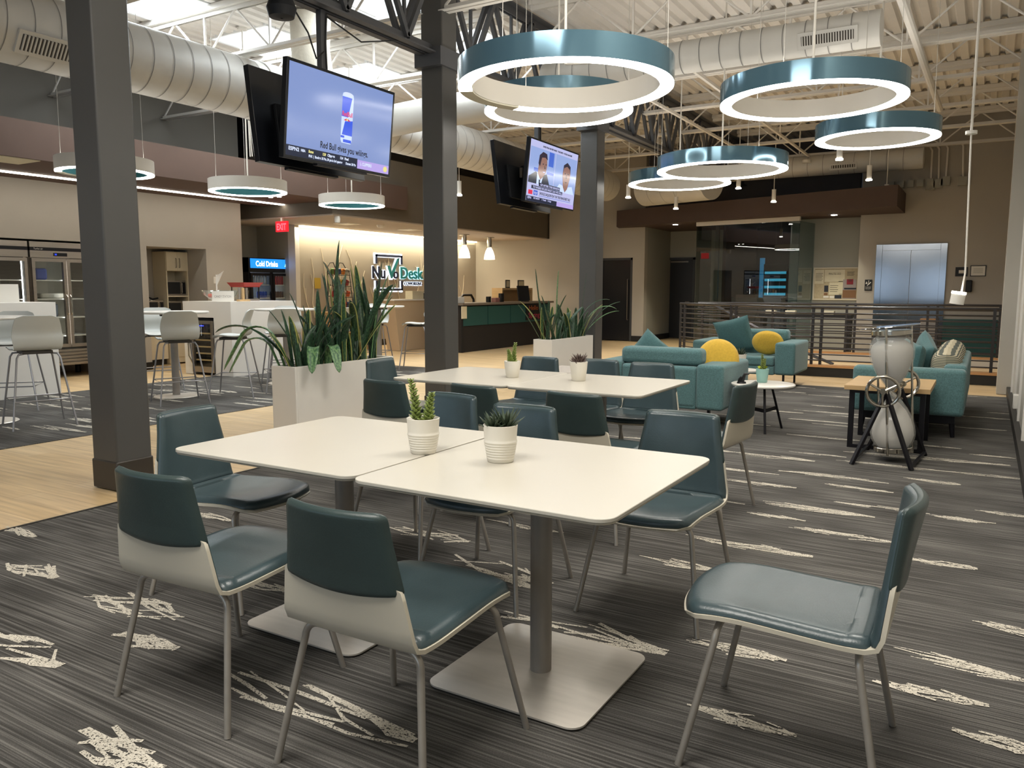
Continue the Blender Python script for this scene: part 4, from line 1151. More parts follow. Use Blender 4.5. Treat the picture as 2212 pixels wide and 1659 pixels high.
picture(tv2, Rt2, 1.39, .73, [('r', 0, 0, 1, 1, 1, 1), ('t', 'SAVED FROM 1000 FEET MARKS   TYLER SMITH   PATRICK MAHOMES', .55, .075, .035, .62, 8, 2), ('r', .01, .11, .51, .70, 0, 2), ('r', .52, .11, .99, .74, 0, 2),
    ('r', .38, .12, .48, .36, 5, 3), ('r', .10, .44, .2, .5, 5, 3), ('r', .36, .46, .5, .5, 5, 3),
    ('q', [(0.01, .60), (.14, .50), (.24, .56), (.36, .50), (.44, .70), (.01, .70)], 4, 4), ('q', [(.17, .5), (.30, .5), (.26, .70), (.17, .70)], 6, 5), ('q', [(.21, .62), (.24, .62), (.235, .7), (.215, .7)], 4, 6),
    ('q', [(.18, .42), (.31, .42), (.29, .56), (.24, .62), (.18, .52)], 2, 6), ('e', .265, .36, .085, .20, 2, 7), ('q', [(.175, .36), (.185, .22), (.25, .15), (.33, .17), (.352, .27), (.30, .235), (.235, .25), (.21, .40)], 3, 8),
    ('e', .27, .35, .012, .01, 3, 8), ('e', .325, .35, .01, .01, 3, 8), ('q', [(.30, .36), (.325, .42), (.30, .425)], 3, 8), ('q', [(.27, .475), (.325, .47), (.30, .495)], 1, 8),
    ('q', [(.58, .70), (.64, .60), (.78, .64), (.92, .60), (.98, .74), (.58, .74)], 6, 4), ('q', [(.70, .50), (.85, .50), (.82, .66), (.77, .73), (.72, .64)], 2, 5), ('e', .775, .42, .085, .19, 2, 6),
    ('q', [(.69, .40), (.70, .26), (.775, .20), (.85, .26), (.86, .40), (.84, .31), (.775, .27), (.71, .31)], 3, 7), ('e', .745, .40, .013, .01, 3, 7), ('e', .81, .40, .013, .01, 3, 7), ('q', [(.77, .41), (.79, .48), (.76, .48)], 3, 7), ('q', [(.745, .545), (.81, .545), (.777, .565)], 3, 7),
    ('r', .22, .67, .66, .73, 7, 9), ('r', .08, .735, .72, .79, 7, 9), ('t', 'OF AFTER THIS SEASON', .45, .715, .045, .40, 1, 10), ('t', 'TO WHERE WE LIVE WHAT CAN WE CALL', .41, .778, .045, .60, 1, 10),
    ('t', 'SHOULD SAQUON PLAY ON THE FRANCHISE TAG?', .58, .865, .062, .66, 8, 9), ('r', .24, .885, .92, .892, 5, 9), ('r', .03, .82, .11, .89, 9, 9), ('r', .13, .81, .21, .89, 5, 9), ('t', 'ny', .17, .87, .07, .06, 1, 10),
    ('r', 0, .92, .62, 1, 7, 9), ('t', 'ESPN', .06, .965, .05, .07, 1, 10), ('t', 'SC NOW     1 Trade    2 Cap', .32, .955, .035, .36, 1, 10), ('r', .62, .925, 1, 1, 10, 9)], SC2)
tvr2, _ = screen('television', 'smaller-looking black screen seen from the back, beside the talk show screen', 9.08, -5.27, 2.76, 1.44, .77, D_(7), D_(3), True)
for y, l in ((5.3, 'dark pole holding the large pair of screens'), (9.15, 'dark pole holding the farther pair of screens')):
    t = thing('screen_pole', l, 'pole', (-5.085, y, 2.45))
    MB().box(-.03, .03, -.03, .03, 0, 1.30).build('pole', M_girder, parent=t, bevel=.004)
    MB().tube([(.04, .02, .1), (.035, .03, .6), (.042, .01, 1.0), (.04, .03, 1.25)], .008, 6).build('cable', M_black, parent=t, smooth=True)

# ================================================================== LOUNGE
def rb(t, name, x0, x1, y0, y1, z0, z1, m_, bev=.03, seg=4):
    return MB().box(x0, x1, y0, y1, z0, z1).build(name, m_, parent=t, bevel=bev, seg=seg)
def cushion(name, label, loc, w, h, th, m_, rot, shape='square', group='scatter cushions', pinch=.06):
    t = MB(); n = 22; P = []; Q = []
    for i in range(n + 1):
        a, b_ = [], []
        for j in range(n + 1):
            u, v = -1 + 2 * i / n, -1 + 2 * j / n
            if shape == 'round':
                du = u * math.sqrt(1 - v * v / 2); dv = v * math.sqrt(1 - u * u / 2); r2 = min(1, du * du + dv * dv); k = math.sqrt(max(0, 1 - r2 ** 1.6)); x, y = du, dv
            else:
                k = (max(0, (1 - u ** 4) * (1 - v ** 4))) ** .45
                x = u * (1 - pinch * (1 - v * v) * abs(u)); y = v * (1 - pinch * (1 - u * u) * abs(v))
            z = th / 2 * k * (1 + .03 * math.sin(7 * u + 3 * v))
            a.append(Vector((x * w / 2, z, y * h / 2))); b_.append(Vector((x * w / 2, -z, y * h / 2)))
        P.append(a); Q.append(b_)
    t.grid(P); t.grid(Q, 0, True)
    o = t.build(name, m_, smooth=True, auto=180, loc=(0, 0, 0))
    o.location = loc; o.rotation_euler = rot
    tag(o, label, 'cushion', group)
    return o
# loveseat seen from behind
def loveseat(label, loc, rz, W_=1.32, D__=.92):
    t = thing('loveseat', label, 'sofa', loc, rz, 'teal loveseats')
    w = W_ / 2; aw = .27
    rb(t, 'base', -w + aw, w - aw, -D__ / 2 + .02, D__ / 2, .18, .30, M_sofa, .02)
    for s in (-1, 1):
        rb(t, 'arm', min(s * w, s * (w - aw)), max(s * w, s * (w - aw)), -D__ / 2, D__ / 2, .185, .625, M_sofa, .035)
    rb(t, 'seat_cushion', -w + aw + .005, w - aw - .005, -D__ / 2 + .26, D__ / 2 + .01, .30, .425, M_sofa, .03)
    rb(t, 'backrest', -w + aw, w - aw, -D__ / 2 + .01, -D__ / 2 + .25, .2, .60, M_sofa, .035)
    rb(t, 'back_cushion', -w + aw - .03, w - aw + .03, -D__ / 2 + .06, -D__ / 2 + .27, .603, .77, M_sofa, .05)
    b = MB(); b.box(-w + .1, w - .1, -.03, .03, .15, .18); b.build('leg_rail', M_blackm, parent=t)
    for s in (-1, 1):
        for q in (-1, 1):
            MB().box(s * (w - .16) - .012, s * (w - .16) + .012, q * (D__ / 2 - .1) - .02, q * (D__ / 2 - .1) + .02, 0, .18).build('leg', M_blackm, parent=t)
    return t
loveseat('teal fabric loveseat seen from behind, just past the rear table', (-2.77, 7.93, 0), 0, 1.32, .95)
loveseat('teal fabric loveseat facing us in front of the stair railing', (-2.89, 11.56, 0), PI, 1.42, .95)
cushion('throw_pillow', 'yellow pillow standing in the loveseat seen from behind', (-2.32, 7.98, .64), .42, .42, .15, M_yellow, (D_(-12), 0, D_(20)), 'round')
cushion('throw_pillow', 'teal pillow with its corner above the loveseat seen from behind', (-3.05, 7.98, .63), .44, .44, .15, M_sofad, (D_(-15), D_(38), D_(10)), 'square')
cushion('throw_pillow', 'large square teal pillow leaning in the far loveseat', (-3.14, 11.62, .68), .52, .52, .16, M_sofad, (D_(18), D_(-14), D_(0)), 'square')
cushion('throw_pillow', 'round yellow pillow on the seat of the far loveseat', (-2.62, 11.42, .60), .44, .36, .15, M_yellow, (D_(18), D_(0), D_(0)), 'round')
# long sofa along the right wall
t = thing('sofa', 'long teal sofa seen from its arm end along the right wall', 'sofa', (-.59, 9.35, 0))
rb(t, 'base', -.46, .46, -1.20, 1.20, .20, .33, M_sofa, .03)
for s in (-1, 1): rb(t, 'arm', -.47, .47, min(s * 1.25, s * 1.07), max(s * 1.25, s * 1.07), .205, .632, M_sofa, .04)
rb(t, 'seat_cushion', -.46, .22, -1.065, 0, .33, .44, M_sofa, .03); rb(t, 'seat_cushion', -.46, .22, .002, 1.065, .33, .44, M_sofa, .03)
rb(t, 'backrest', .28, .47, -1.07, 1.07, .2, .66, M_sofa, .04)
b = MB(); b.box(-.40, .40, -1.16, -1.08, .13, .20); b.box(-.40, .40, 1.08, 1.16, .13, .20); b.box(-.38, -.32, -1.1, 1.1, .14, .20); b.box(.32, .38, -1.1, 1.1, .14, .20)
b.build('leg_frame', M_blackm, parent=t)
for sx in (-1, 1):
    for sy in (-1, 1): MB().tube([(sx * .37, sy * 1.12, .2), (sx * .39, sy * 1.13, 0)], [.032, .018], 8).build('leg', M_blackm, parent=t, smooth=True)
cushion('throw_pillow', 'teal pillow nearest the arm of the right sofa', (-.62, 8.72, .63), .46, .42, .17, M_sofad, (D_(-6), D_(6), D_(-68)), 'square')
cushion('throw_pillow', 'teal pillow tucked behind the first one on the right sofa', (-.52, 9.05, .66), .46, .42, .16, M_sofad, (D_(-8), D_(20), D_(-75)), 'square')
ms = bpy.data.materials.new('striped_fabric'); ms.use_nodes = True; nt = ms.node_tree
wv = nt.nodes.new('ShaderNodeTexWave'); wv.inputs['Scale'].default_value = 20; wv.inputs['Distortion'].default_value = .3; wv.bands_direction = 'Z'
tcn = nt.nodes.new('ShaderNodeTexCoord'); rp = nt.nodes.new('ShaderNodeValToRGB')
rp.color_ramp.elements[0].color = srgb('#4e534c'); rp.color_ramp.elements[1].color = srgb('#b9b096'); rp.color_ramp.elements[0].position = .35; rp.color_ramp.elements[1].position = .55
nt.links.new(tcn.outputs['Object'], wv.inputs['Vector']); nt.links.new(wv.outputs['Fac'], rp.inputs[0]); nt.links.new(rp.outputs[0], nt.nodes['Principled BSDF'].inputs['Base Color']); nt.nodes['Principled BSDF'].inputs['Roughness'].default_value = .85
M_stripe = ms
for k, (y, l) in enumerate(((8.66, 'striped grey-cream back cushion nearest us on the right sofa'), (9.12, 'second striped grey-cream back cushion of the right sofa'), (9.58, 'third striped grey-cream back cushion of the right sofa'), (10.04, 'farthest striped grey-cream back cushion of the right sofa'))):
    cushion('back_cushion', l, (-.30, y, .60), .44, .34, .26, M_stripe, (0, D_(6), D_(-90)), 'square', 'striped back cushions', .02)

# side table at the sofa's arm
t = thing('side_table', 'light wood side table with black box-section legs behind the hourglass', 'side table', (-.675, 7.6, 0))
MB().box(-.325, .325, -.42, .42, .505, .545).build('tabletop', M_wood, parent=t, bevel=.003)
for s, nme in ((-1, 'leg_frame'), (1, 'leg_frame')):
    b = MB(); y = s * .33
    for a, c_ in (((-.27, y, 0), (-.27, y, .505)), ((.27, y, 0), (.27, y, .505))):
        b.box(a[0] - .02, a[0] + .02, y - .02, y + .02, 0, .505)
    b.box(-.25, .25, y - .02, y + .02, 0, .03); b.box(-.25, .25, y - .02, y + .02, .475, .505)
    b.build(nme, M_blackm, parent=t)
# coffee table
t = thing('coffee_table', 'round white coffee table on black splayed legs', 'coffee table', (-1.80, 7.72, 0))
MB().lathe([(0, .43), (.285, .43), (.295, .437), (.295, .448), (.288, .452), (0, .452)], n=48).build('tabletop', M_white, parent=t, smooth=True)
for k in range(3):
    a = 2 * PI * k / 3 - 1.2; MB().tube([(.10 * math.cos(a), .10 * math.sin(a), .43), (.24 * math.cos(a), .24 * math.sin(a), 0)], .0115, 10).build('leg', M_blackm, parent=t, smooth=True)
b = MB(); pts = [(.165 * math.cos(2 * PI * k / 3 - 1.2), .165 * math.sin(2 * PI * k / 3 - 1.2)) for k in range(3)]; b.prism(pts, .19, .225); b.build('stretcher_shelf', M_blackm, parent=t)
mturq = mat('pot_turquoise', '#8fb8b0', .5)
p = pot('small turquoise pot with yellow-green succulent on the coffee table', -1.83, 7.80, 'tall', False, 1.0, mturq); p.location.z = .452
mlime = mat('lime_leaf', '#b5bf35', .6)
b = MB()
for k in range(7):
    a = 2 * PI * k / 7; b.add([(0, 0, .135), (.035 * math.cos(a), .035 * math.sin(a), .16), (.05 * math.cos(a + .3), .05 * math.sin(a + .3), .15), (.035 * math.cos(a + .6), .035 * math.sin(a + .6), .135)], [(0, 1, 2, 3)])
b.build('lime_leaves', mlime, parent=p)
b = MB(); b.tube([(0, 0, 0), (.015, .0, .05), (.03, .0, .09), (.07, 0, .095)], [.02, .018, .014, .008], 8); b.tube([(-.03, 0, 0), (-.02, 0, .04), (.0, 0, .06)], .012, 6); b.lathe([(0, 0), (.045, 0), (.04, .015), (0, .018)], n=16)
o = b.build('bird_figurine', M_black, smooth=True, loc=(0, 0, 0)); o.location = (-1.98, 7.62, .452); tag(o, 'small black figurine beside the turquoise pot', 'figurine')
p = pot('low dark succulent pot between the two loveseats', -2.35, 8.9, 'spiky', False, 1.3); 
t = thing('side_table', 'small low table mostly hidden between the two loveseats', 'side table', (-2.35, 8.9, 0))
MB().cyl((0, 0), .22, .44, .455, 32).build('tabletop', M_white, parent=t, smooth=True); MB().cyl((0, 0), .02, 0, .44, 12).build('leg', M_blackm, parent=t)
p.location.z = .455
t = thing('ottoman', 'pale grey square ottoman left of the loveseat seen from behind', 'ottoman', (-3.95, 8.0, 0))
rb(t, 'seat_pad', -.36, .36, -.36, .36, .33, .45, mat('pale_fabric', '#b9b1a8', .8, noise=(40, .05)), .02); rb(t, 'base_box', -.34, .34, -.34, .34, .04, .33, M_white, .01)

# ---- giant hourglass on black tripod legs
t = thing('hourglass', 'giant tilted glass hourglass with chrome wheels on black legs', 'hourglass', (-.60, 6.85, 0))
RL = Matrix.Rotation(D_(-3.5), 3, 'Y'); RLi = RL
def hl(z, x=0, y=0): return RL @ Vector((x, y, z - .55)) + Vector((0, 0, .55))
def hlathe(prof, nme, m_, n=40, par=None):
    return MB().lathe([(r, z - .55) for r, z in prof], (0, 0, .55), n, R=RL).build(nme, m_, parent=par or t, smooth=True)
up = [(.112, .995), (.136, .97), (.155, .93), (.165, .88), (.160, .82), (.142, .75), (.108, .68), (.068, .62), (.032, .575), (.014, .55)]
dn = [(r, 1.10 - z) for r, z in up][::-1]
hlathe(up + dn[1:], 'glass_bulb', M_gbulb)
hlathe([(0.001, .955), (.10, .95), (.138, .92), (.152, .88), (.148, .82), (.130, .75), (.097, .68), (.059, .62), (.025, .575), (.009, .552)], 'upper_sand', M_sand)
hlathe([(0.001, .49), (.05, .46), (.097, .40), (.130, .33), (.147, .26), (.150, .21), (.138, .165), (.11, .118), (.001, .116)], 'lower_sand', M_sand)
hlathe([(0, .995), (.142, .995), (.147, 1.0), (.147, 1.03), (.142, 1.035), (0, 1.035)], 'end_cap', M_chrome); hlathe([(0, .075), (.135, .075), (.14, .08), (.14, .11), (.135, .115), (0, .115)], 'end_cap', M_chrome)
for a in (D_(-100), D_(20), D_(140)):
    MB().tube([tuple(hl(.06, .145 * math.cos(a), .145 * math.sin(a))), tuple(hl(1.06, .145 * math.cos(a), .145 * math.sin(a)))], .009, 10).build('tie_rod', M_chrome, parent=t, smooth=True)
def wheel(c, rot, R=.115):
    Rm = Matrix.Rotation(rot, 3, 'Z')
    b = MB(); b.tube([Vector(c) + Rm @ Vector((R * math.cos(a), 0, R * math.sin(a))) for a in [2 * PI * k / 36 for k in range(36)]], .013, 10, closed=True)
    for k in range(3):
        a = 2 * PI * k / 3 + PI / 6; b.tube([Vector(c), Vector(c) + Rm @ Vector((R * math.cos(a), .0, R * math.sin(a)))], .009, 8)
    b.tube([Vector(c) + Rm @ Vector((0, -.02, 0)), Vector(c) + Rm @ Vector((0, .02, 0))], .022, 14)
    b.build('wheel', M_chrome, parent=t, smooth=True)
wheel((-.05, -.17, .565), D_(8)); wheel((.06, .16, .60), D_(20))
MB().tube([(-.05, -.18, .565), (.06, .16, .60)], .016, 12).build('axle', M_chrome, parent=t, smooth=True)
for (fx, fy, tx, ty) in ((-.23, -.32, -.03, -.13), (.19, -.32, -.03, -.13), (.24, .34, .05, .13), (-.20, .36, .05, .13)):
    MB().bar((tx, ty, .56), (fx, fy, .0), .03, .022).build('leg', M_blackm, parent=t)
MB().bar((.185, -.30, .03), (.235, .32, .03), .02, .02).build('foot_bar', M_blackm, parent=t)
MB().bar((-.225, -.30, .03), (-.195, .34, .03), .02, .02).build('foot_bar', M_blackm, parent=t)
o = MB(); o.lathe([(0, 0), (.22, 0), (.222, .004), (.22, .008), (0, .008)], n=40, R=Matrix.Rotation(D_(-7), 3, 'Y'))
o.build('glass_plate', glass_mat('plate_glass', (1, 1, 1, 1), .05, .25, (.75, .82, .86, 1)), parent=t, smooth=True).location = (-.02 - .03, 0, 1.055)

# ---- stair railing, curb
b = MB(); path_near = [(.32, 13.1), (-2.75, 13.1), (-5.15, 15.05)]
def curb(b, pts, w, z0, z1, mi):
    for p, q in zip(pts, pts[1:]): b.bar((p[0], p[1], (z0 + z1) / 2), (q[0], q[1], (z0 + z1) / 2), w, z1 - z0, mi)
curb(b, path_near, .14, 0, .14, 0); curb(b, [(.32, 13.1 + .02), (-2.75, 13.12), (-5.15, 15.07)], .2, .14, .175, 1)
b.build('trim_5', [M_baseb, M_woodt], kind='structure')
b = MB(); curb(b, [(.32, 16.0), (-5.15, 16.0)], .14, 0, .14, 0); curb(b, [(.32, 16.0), (-5.15, 16.0)], .2, .14, .175, 1)
b.box(-5.15, .32, 15.9, 15.93, 0, .14, 2)
b.build('trim_6', [M_wallr, M_woodt, M_wallr], kind='structure')
def railing(label, pts, posts, z0=.175, top=1.07, nb=9):
    t = thing('stair_railing', label, 'railing', (pts[0][0], pts[0][1], z0)); o_ = Vector((pts[0][0], pts[0][1], z0))
    P = [Vector((x, y, 0)) for x, y in pts]
    for k in range(nb + 1):
        z = z0 + .07 + (top - z0 - .07) * k / nb
        r = .021 if k == nb else .010
        MB().tube([p + Vector((0, 0, z)) - o_ for p in P], r, 8).build('top_rail' if k == nb else 'rail_bar', M_rail, parent=t, smooth=True)
    for (x, y) in posts:
        MB().box(x - .02 - o_.x, x + .02 - o_.x, y - .02 - o_.y, y + .02 - o_.y, 0, top - z0).build('post', M_rail, parent=t)
railing('near dark steel stair railing with horizontal bars behind the loveseat', path_near, [(.22, 13.1), (.10, 13.1), (-2.20, 13.12), (-2.33, 13.12), (-3.75, 13.92), (-3.86, 14.0), (-5.02, 14.95), (-5.13, 15.04)])
railing('far dark steel stair railing behind the stair opening', [(.30, 16.0), (-5.1, 16.0)], [(.2, 16), (-2.1, 16.0), (-2.25, 16.0), (-.9, 16.0), (-.75, 16), (-5.0, 16.0), (-3.6, 16.0)])
t = thing('stair_handrail', 'sloping handrails going down into the stair opening', 'handrail', (-4.5, 15.0, 0))
for dy in (0, .12):
    MB().tube([(-.5, dy, 1.05), (0, dy, 1.05), (1.6, dy, .25), (2.2, dy, 0.02)], .018, 8).build('rail_bar', M_rail, parent=t, smooth=True)
t = thing('bench', 'low dark console behind the far railing with pale papers on it', 'bench', (-3.2, 17.2, 0))
MB().box(-.9, .9, -.2, .2, .78, .84).build('top', M_baseb, parent=t)
for x in (-.85, .85): MB().box(x - .03, x + .03, -.18, .18, 0, .78).build('leg', M_baseb, parent=t)
for i, (x, l) in enumerate(((-3.9, 'small pale card stack, left on the console behind the railing'), (-3.5, 'small pale card stack, second on the console behind the railing'), (-2.75, 'small pale card stack at the right end of the console'))):
    tag(MB().box(x - .1, x + .1, 17.12, 17.28, .84, .91).build('card_stack', M_paper), l, 'papers')
tag(MB().box(-.75, .2, 18.2, 18.45, 0, .75).build('low_cabinet', M_tealpan), 'low dark teal cabinet seen through the railing at right', 'cabinet')
t = thing('trash_bin', 'steel bin seen through the railing by the elevator', 'bin', (-1.0, 18.2, 0))
MB().box(-.14, .14, -.14, .14, 0, .7).build('bin_body', M_inox, parent=t, bevel=.01); MB().box(-.15, .15, -.15, .15, .7, .76).build('bin_lid', M_woodt, parent=t)

# ---- elevator
t = thing('elevator', 'stainless elevator doors with a wide steel surround', 'elevator', (-1.42, 18.499, 0))
b = MB(); b.box(-.66, -.54, -.03, 0, 0, 2.28); b.box(.54, .66, -.03, 0, 0, 2.28); b.box(-.54, .54, -.03, 0, 2.15, 2.28)
b.build('door_surround', M_elev, parent=t, bevel=.003)
for s in (-1, 1): MB().box(min(0.004 * s, s * .54), max(.004 * s, s * .54), -.012, 0, 0.01, 2.15).build('door_panel', M_elev, parent=t)
# ---- notice board and wall signs
def flat(name, label, cat, x0, x1, z0, z1, y, m_, th=.02, par=None):
    o = MB().box(x0, x1, y - th, y, z0, z1).build(name, m_, parent=par, world=par is not None)
    if par is None: tag(o, label, cat)
    return o
p0, p1 = ony(1755, 648, 18.98), ony(1857, 577, 18.98)
bx0, bx1, bz0, bz1 = p0.x, p1.x, p0.z, p1.z
t = thing('notice_board', 'pale framed notice board covered with papers and a poster', 'notice board', ((bx0 + bx1) / 2, 19.0, bz0)); bw = bx1 - bx0; bh = bz1 - bz0
b = MB(); q = .03
for (a, c_, d_, e_) in ((-bw / 2, bw / 2, 0, q), (-bw / 2, bw / 2, bh - q, bh), (-bw / 2, -bw / 2 + q, q, bh - q), (bw / 2 - q, bw / 2, q, bh - q)): b.box(a, c_, -.035, 0, d_, e_)
b.build('frame', M_frame, parent=t); MB().box(-bw / 2 + q, bw / 2 - q, -.015, 0, q, bh - q).build('board', M_cork, parent=t)
mpost = mat('poster_red', '#8a2430', .6); mpost2 = mat('poster_photo', '#7d5a3c', .6); mpost3 = mat('poster_sky', '#9a8f8c', .6); mpost4 = mat('poster_dark', '#262a33', .6)
def paper(x0, y0, x1, y1, m_, lines=0, txt=None, d=.016, nme='paper_sheet'):
    X = lambda f: -bw / 2 + bw * f; Z = lambda f: bh * (1 - f)
    b = MB(); b.box(X(x0), X(x1), -d - .002, -d, Z(y1), Z(y0), 0)
    for k in range(lines):
        f = y0 + (y1 - y0) * (.25 + .6 * k / max(1, lines)); b.box(X(x0 + .02), X(x1 - .02 - .02 * (k % 2)), -d - .003, -d - .002, Z(f + .012), Z(f), 1)
    if txt: add_text(b, txt, bh * .09, Vector((X((x0 + x1) / 2), -d - .0035, Z(y0 + (y1 - y0) * .42))), Vector((1, 0, 0)), Vector((0, 0, 1)), 1, width=bw * (x1 - x0) * .6)
    return b.build(nme, [m_, M_ink], parent=t)
paper(.03, .07, .23, .50, M_paper, 6); paper(.25, .07, .69, .44, M_paper, 0, 'MINUTES 2023'); paper(.72, .08, .92, .30, M_cork, 4); paper(.36, .46, .58, .84, M_paper, 4, None, .018); paper(.56, .42, .66, .80, M_paper)
paper(.25, .55, .34, .75, mpost4); paper(.25, .78, .33, .85, mpost2); paper(.24, .87, .36, .93, M_paperw); paper(.38, .87, .48, .94, M_paperw); paper(.49, .84, .64, .95, mpost4)
paper(.66, .37, .95, .95, mpost3, 0, None, .02, 'poster'); paper(.66, .69, .95, .93, mpost2, 0, None, .0225, 'poster'); paper(.74, .36, .88, .52, mpost, 0, 'S', .025, 'poster'); paper(.69, .62, .95, .67, mpost4, 0, None, .0235, 'poster')
p0, p1 = ony(1867, 628, 18.48), ony(1884, 604, 18.48)
t = thing('evacuation_sign', 'small black sign with white flame and stair symbol beside the elevator', 'sign', ((p0.x + p1.x) / 2, 18.5, p0.z)); w, h = p1.x - p0.x, p1.z - p0.z
MB().box(-w / 2, w / 2, -.012, 0, 0, h).build('sign_plate', M_black, parent=t)
b = MB(); b.add([(-.4 * w, -.014, .62 * h), (-.25 * w, -.014, .84 * h), (-.1 * w, -.014, .62 * h)], [(0, 1, 2)]); b.add([(-.2 * w, -.014, .48 * h), (-.1 * w, -.014, .45 * h), (.38 * w, -.014, .74 * h), (.3 * w, -.014, .8 * h)], [(0, 1, 2, 3)]); b.add([(.0, -.014, .65 * h), (.07 * w, -.014, .65 * h), (.07 * w, -.014, .93 * h), (0, -.014, .93 * h)], [(0, 1, 2, 3)])
for k, s_ in enumerate(('IN CASE OF FIRE', 'USE STAIRS', 'DO NOT USE ELEVATOR')): add_text(b, s_, h * .09, Vector((0, -.014, h * (.32 - k * .1))), Vector((1, 0, 0)), Vector((0, 0, 1)), 0, width=w * .75)
b.build('sign_symbol', M_paperw, parent=t)
for l, a, c_, fm, tx in (('small black-framed certificate right of the elevator', (2063, 597), (2091, 577), M_black, 2), ('thin-framed white certificate nearest the right wall', (2095, 597), (2131, 573), M_blackm, 5)):
    p0, p1 = ony(*a, 18.48), ony(*c_, 18.48); w, h = p1.x - p0.x, p1.z - p0.z
    t = thing('certificate', l, 'picture frame', ((p0.x + p1.x) / 2, 18.5, p0.z)); MB().box(-w / 2, w / 2, -.02, 0, 0, h).build('frame', fm, parent=t)
    q = .06 if tx == 2 else .015
    b = MB().box(-w / 2 + q, w / 2 - q, -.022, -.02, q, h - q, 0)
    for k in range(tx): b.box(-w * .3, w * .3, -.023, -.022, h * (.3 + k * .1), h * (.32 + k * .1), 1)
    b.build('paper_sheet', [M_paperw, M_ink], parent=t)
p0, p1 = ony(2085, 631, 18.48), ony(2101, 605, 18.48)
tag(MB().box(p0.x, p1.x, 18.40, 18.5, p0.z, p1.z).build('card_reader', M_black, bevel=.02), 'black wall-mounted reader below the certificates', 'reader')
for l, u, v, y in (('white wall outlet box above the stair curb at right', 2179, 739, 12.6), ('white wall outlet box nearest us on the right wall', 2207, 868, 9.0)):
    p = onx(u, v, XR - .03); p = Vector((XR, y, p.z if y > 10 else .47 + .2)); z = ony(u, v, y).z
    tag(MB().box(XR - .06, XR, y - .05, y + .05, z - .07, z + .07).build('wall_outlet', M_white, bevel=.01), l, 'outlet')
for i, (u, v) in enumerate(((1459, 485), (1802, 464))):
    p = onz(u, v, 2.91); tag(MB().cyl((p.x, p.y), .06, 2.898, 2.91, 20).build('downlight', M_lit), ['recessed downlight in the right soffit above the corridor door', 'recessed downlight in the right soffit above the notice board'][i], 'downlight')

# ================================================================== LEFT SIDE
# ---- white counters
M_lam2 = mat('laminate_side', '#b3aca2', .45, noise=(2, .02))
tag(MB().box(-11.6, -10.2, 2.2, 5.74, 0, 1.175).build('counter_block', M_white, bevel=.003), 'white waist-high counter block at the left edge', 'counter')
t = thing('counter_block', 'white counter block with built-in wine cooler', 'counter', (-10.42, 8.85, 0))
b = MB()
x0, x1, y0, y1, zt = -.56, .56, -.66, .66, 1.15
wx0, wx1 = -.38, .16
b.box(x0, wx0, y0, y0 + .55, 0, zt); b.box(wx1, x1, y0, y0 + .55, 0, zt); b.box(wx0, wx1, y0, y0 + .55, .90, zt); b.box(x0, x1, y0 + .55, y1, 0, zt)
b.build('counter_body', M_white, parent=t)
wc = MB().box(wx0 + .01, wx1 - .01, y0 + .06, y0 + .54, .03, .88).build('wine_cooler', M_black, parent=t)
f = MB(); X0, X1 = wx0 + .015, wx1 - .015; yy = y0 - .02
for a in ((X0, X0 + .05, .04, .85), (X1 - .05, X1, .04, .85), (X0 + .05, X1 - .05, .80, .85), (X0 + .05, X1 - .05, .04, .13)): f.box(a[0], a[1], yy, yy + .04, a[2], a[3])
f.build('cooler_door', M_inox, parent=wc)
f = MB(); f.tube([(X0 + .02, yy, .75), (X0 + .0, yy - .06, .62), (X0 + .0, yy - .06, .30), (X0 + .02, yy, .16)], .010, 10); f.build('cooler_handle', M_chrome, parent=wc, smooth=True)
f = MB()
for k in range(5): f.box(X0 + .06, X1 - .06, yy + .03, yy + .35, .22 + k * .105, .24 + k * .105)
f.build('cooler_shelf', M_wood, parent=wc)
MB().box(X0 + .05, X1 - .05, yy + .005, yy + .012, .13, .80).build('cooler_glass', M_glass, parent=wc)
MB().box(X0 + .15, X0 + .25, yy + .04, yy + .05, .76, .775).build('cooler_display', scr_mat('blue_display', '#3a48e0', 1.5), parent=wc)
# items on the second counter
t = thing('bowl', 'large clear bowl of fruit and snacks on the white counter', 'bowl', (-10.60, 8.62, 1.15))
MB().lathe([(.10, .005), (.17, .03), (.26, .10), (.30, .17), (.295, .17), (.255, .10), (.165, .035), (.09, .012), (.001, .012)], n=36).build('bowl_glass', M_glass, parent=t, smooth=True)
rnd = random.Random(5)
for i, (c_, dx, dy, nme) in enumerate((('#b8452c', -.15, -.08, 'apple'), ('#c9a23a', -.10, .07, 'lemon'), ('#7f9a35', .17, -.02, 'pear'), ('#c4622e', -.17, .03, 'orange'))):
    o = MB(); o.lathe([(.001, -.035), (.03, -.028), (.042, 0), (.034, .028), (.001, .034)], n=16)
    ob = o.build(nme, mat(nme + '_skin', c_, .45), smooth=True, loc=(0, 0, 0)); ob.location = (-10.60 + dx, 8.62 + dy, 1.15 + .085)
    tag(ob, {'apple': 'red apple at the left side of the clear bowl', 'lemon': 'yellow lemon inside the clear bowl', 'pear': 'green pear at the right side of the clear bowl', 'orange': 'small orange lying against the bowl wall'}[nme], 'fruit')
o = MB(); o.box(-.09, .09, -.05, .05, 0, .05); o.box(-.05, .11, -.08, .04, .05, .08)
ob = o.build('snack_packet', M_paper, bevel=.01, loc=(0, 0, 0)); ob.location = (-10.56, 8.66, 1.17); tag(ob, 'cream snack packets lying in the clear bowl', 'packet')
pz = ony(500, 648, 8.25); t = thing('tent_card', 'white candy card standing in front of the fruit bowl', 'card', (-10.18, 8.32, 1.15), D_(30))
b = MB(); b.box(-.17, .17, -.006, .006, 0, .16); b.build('card', M_paperw, parent=t)
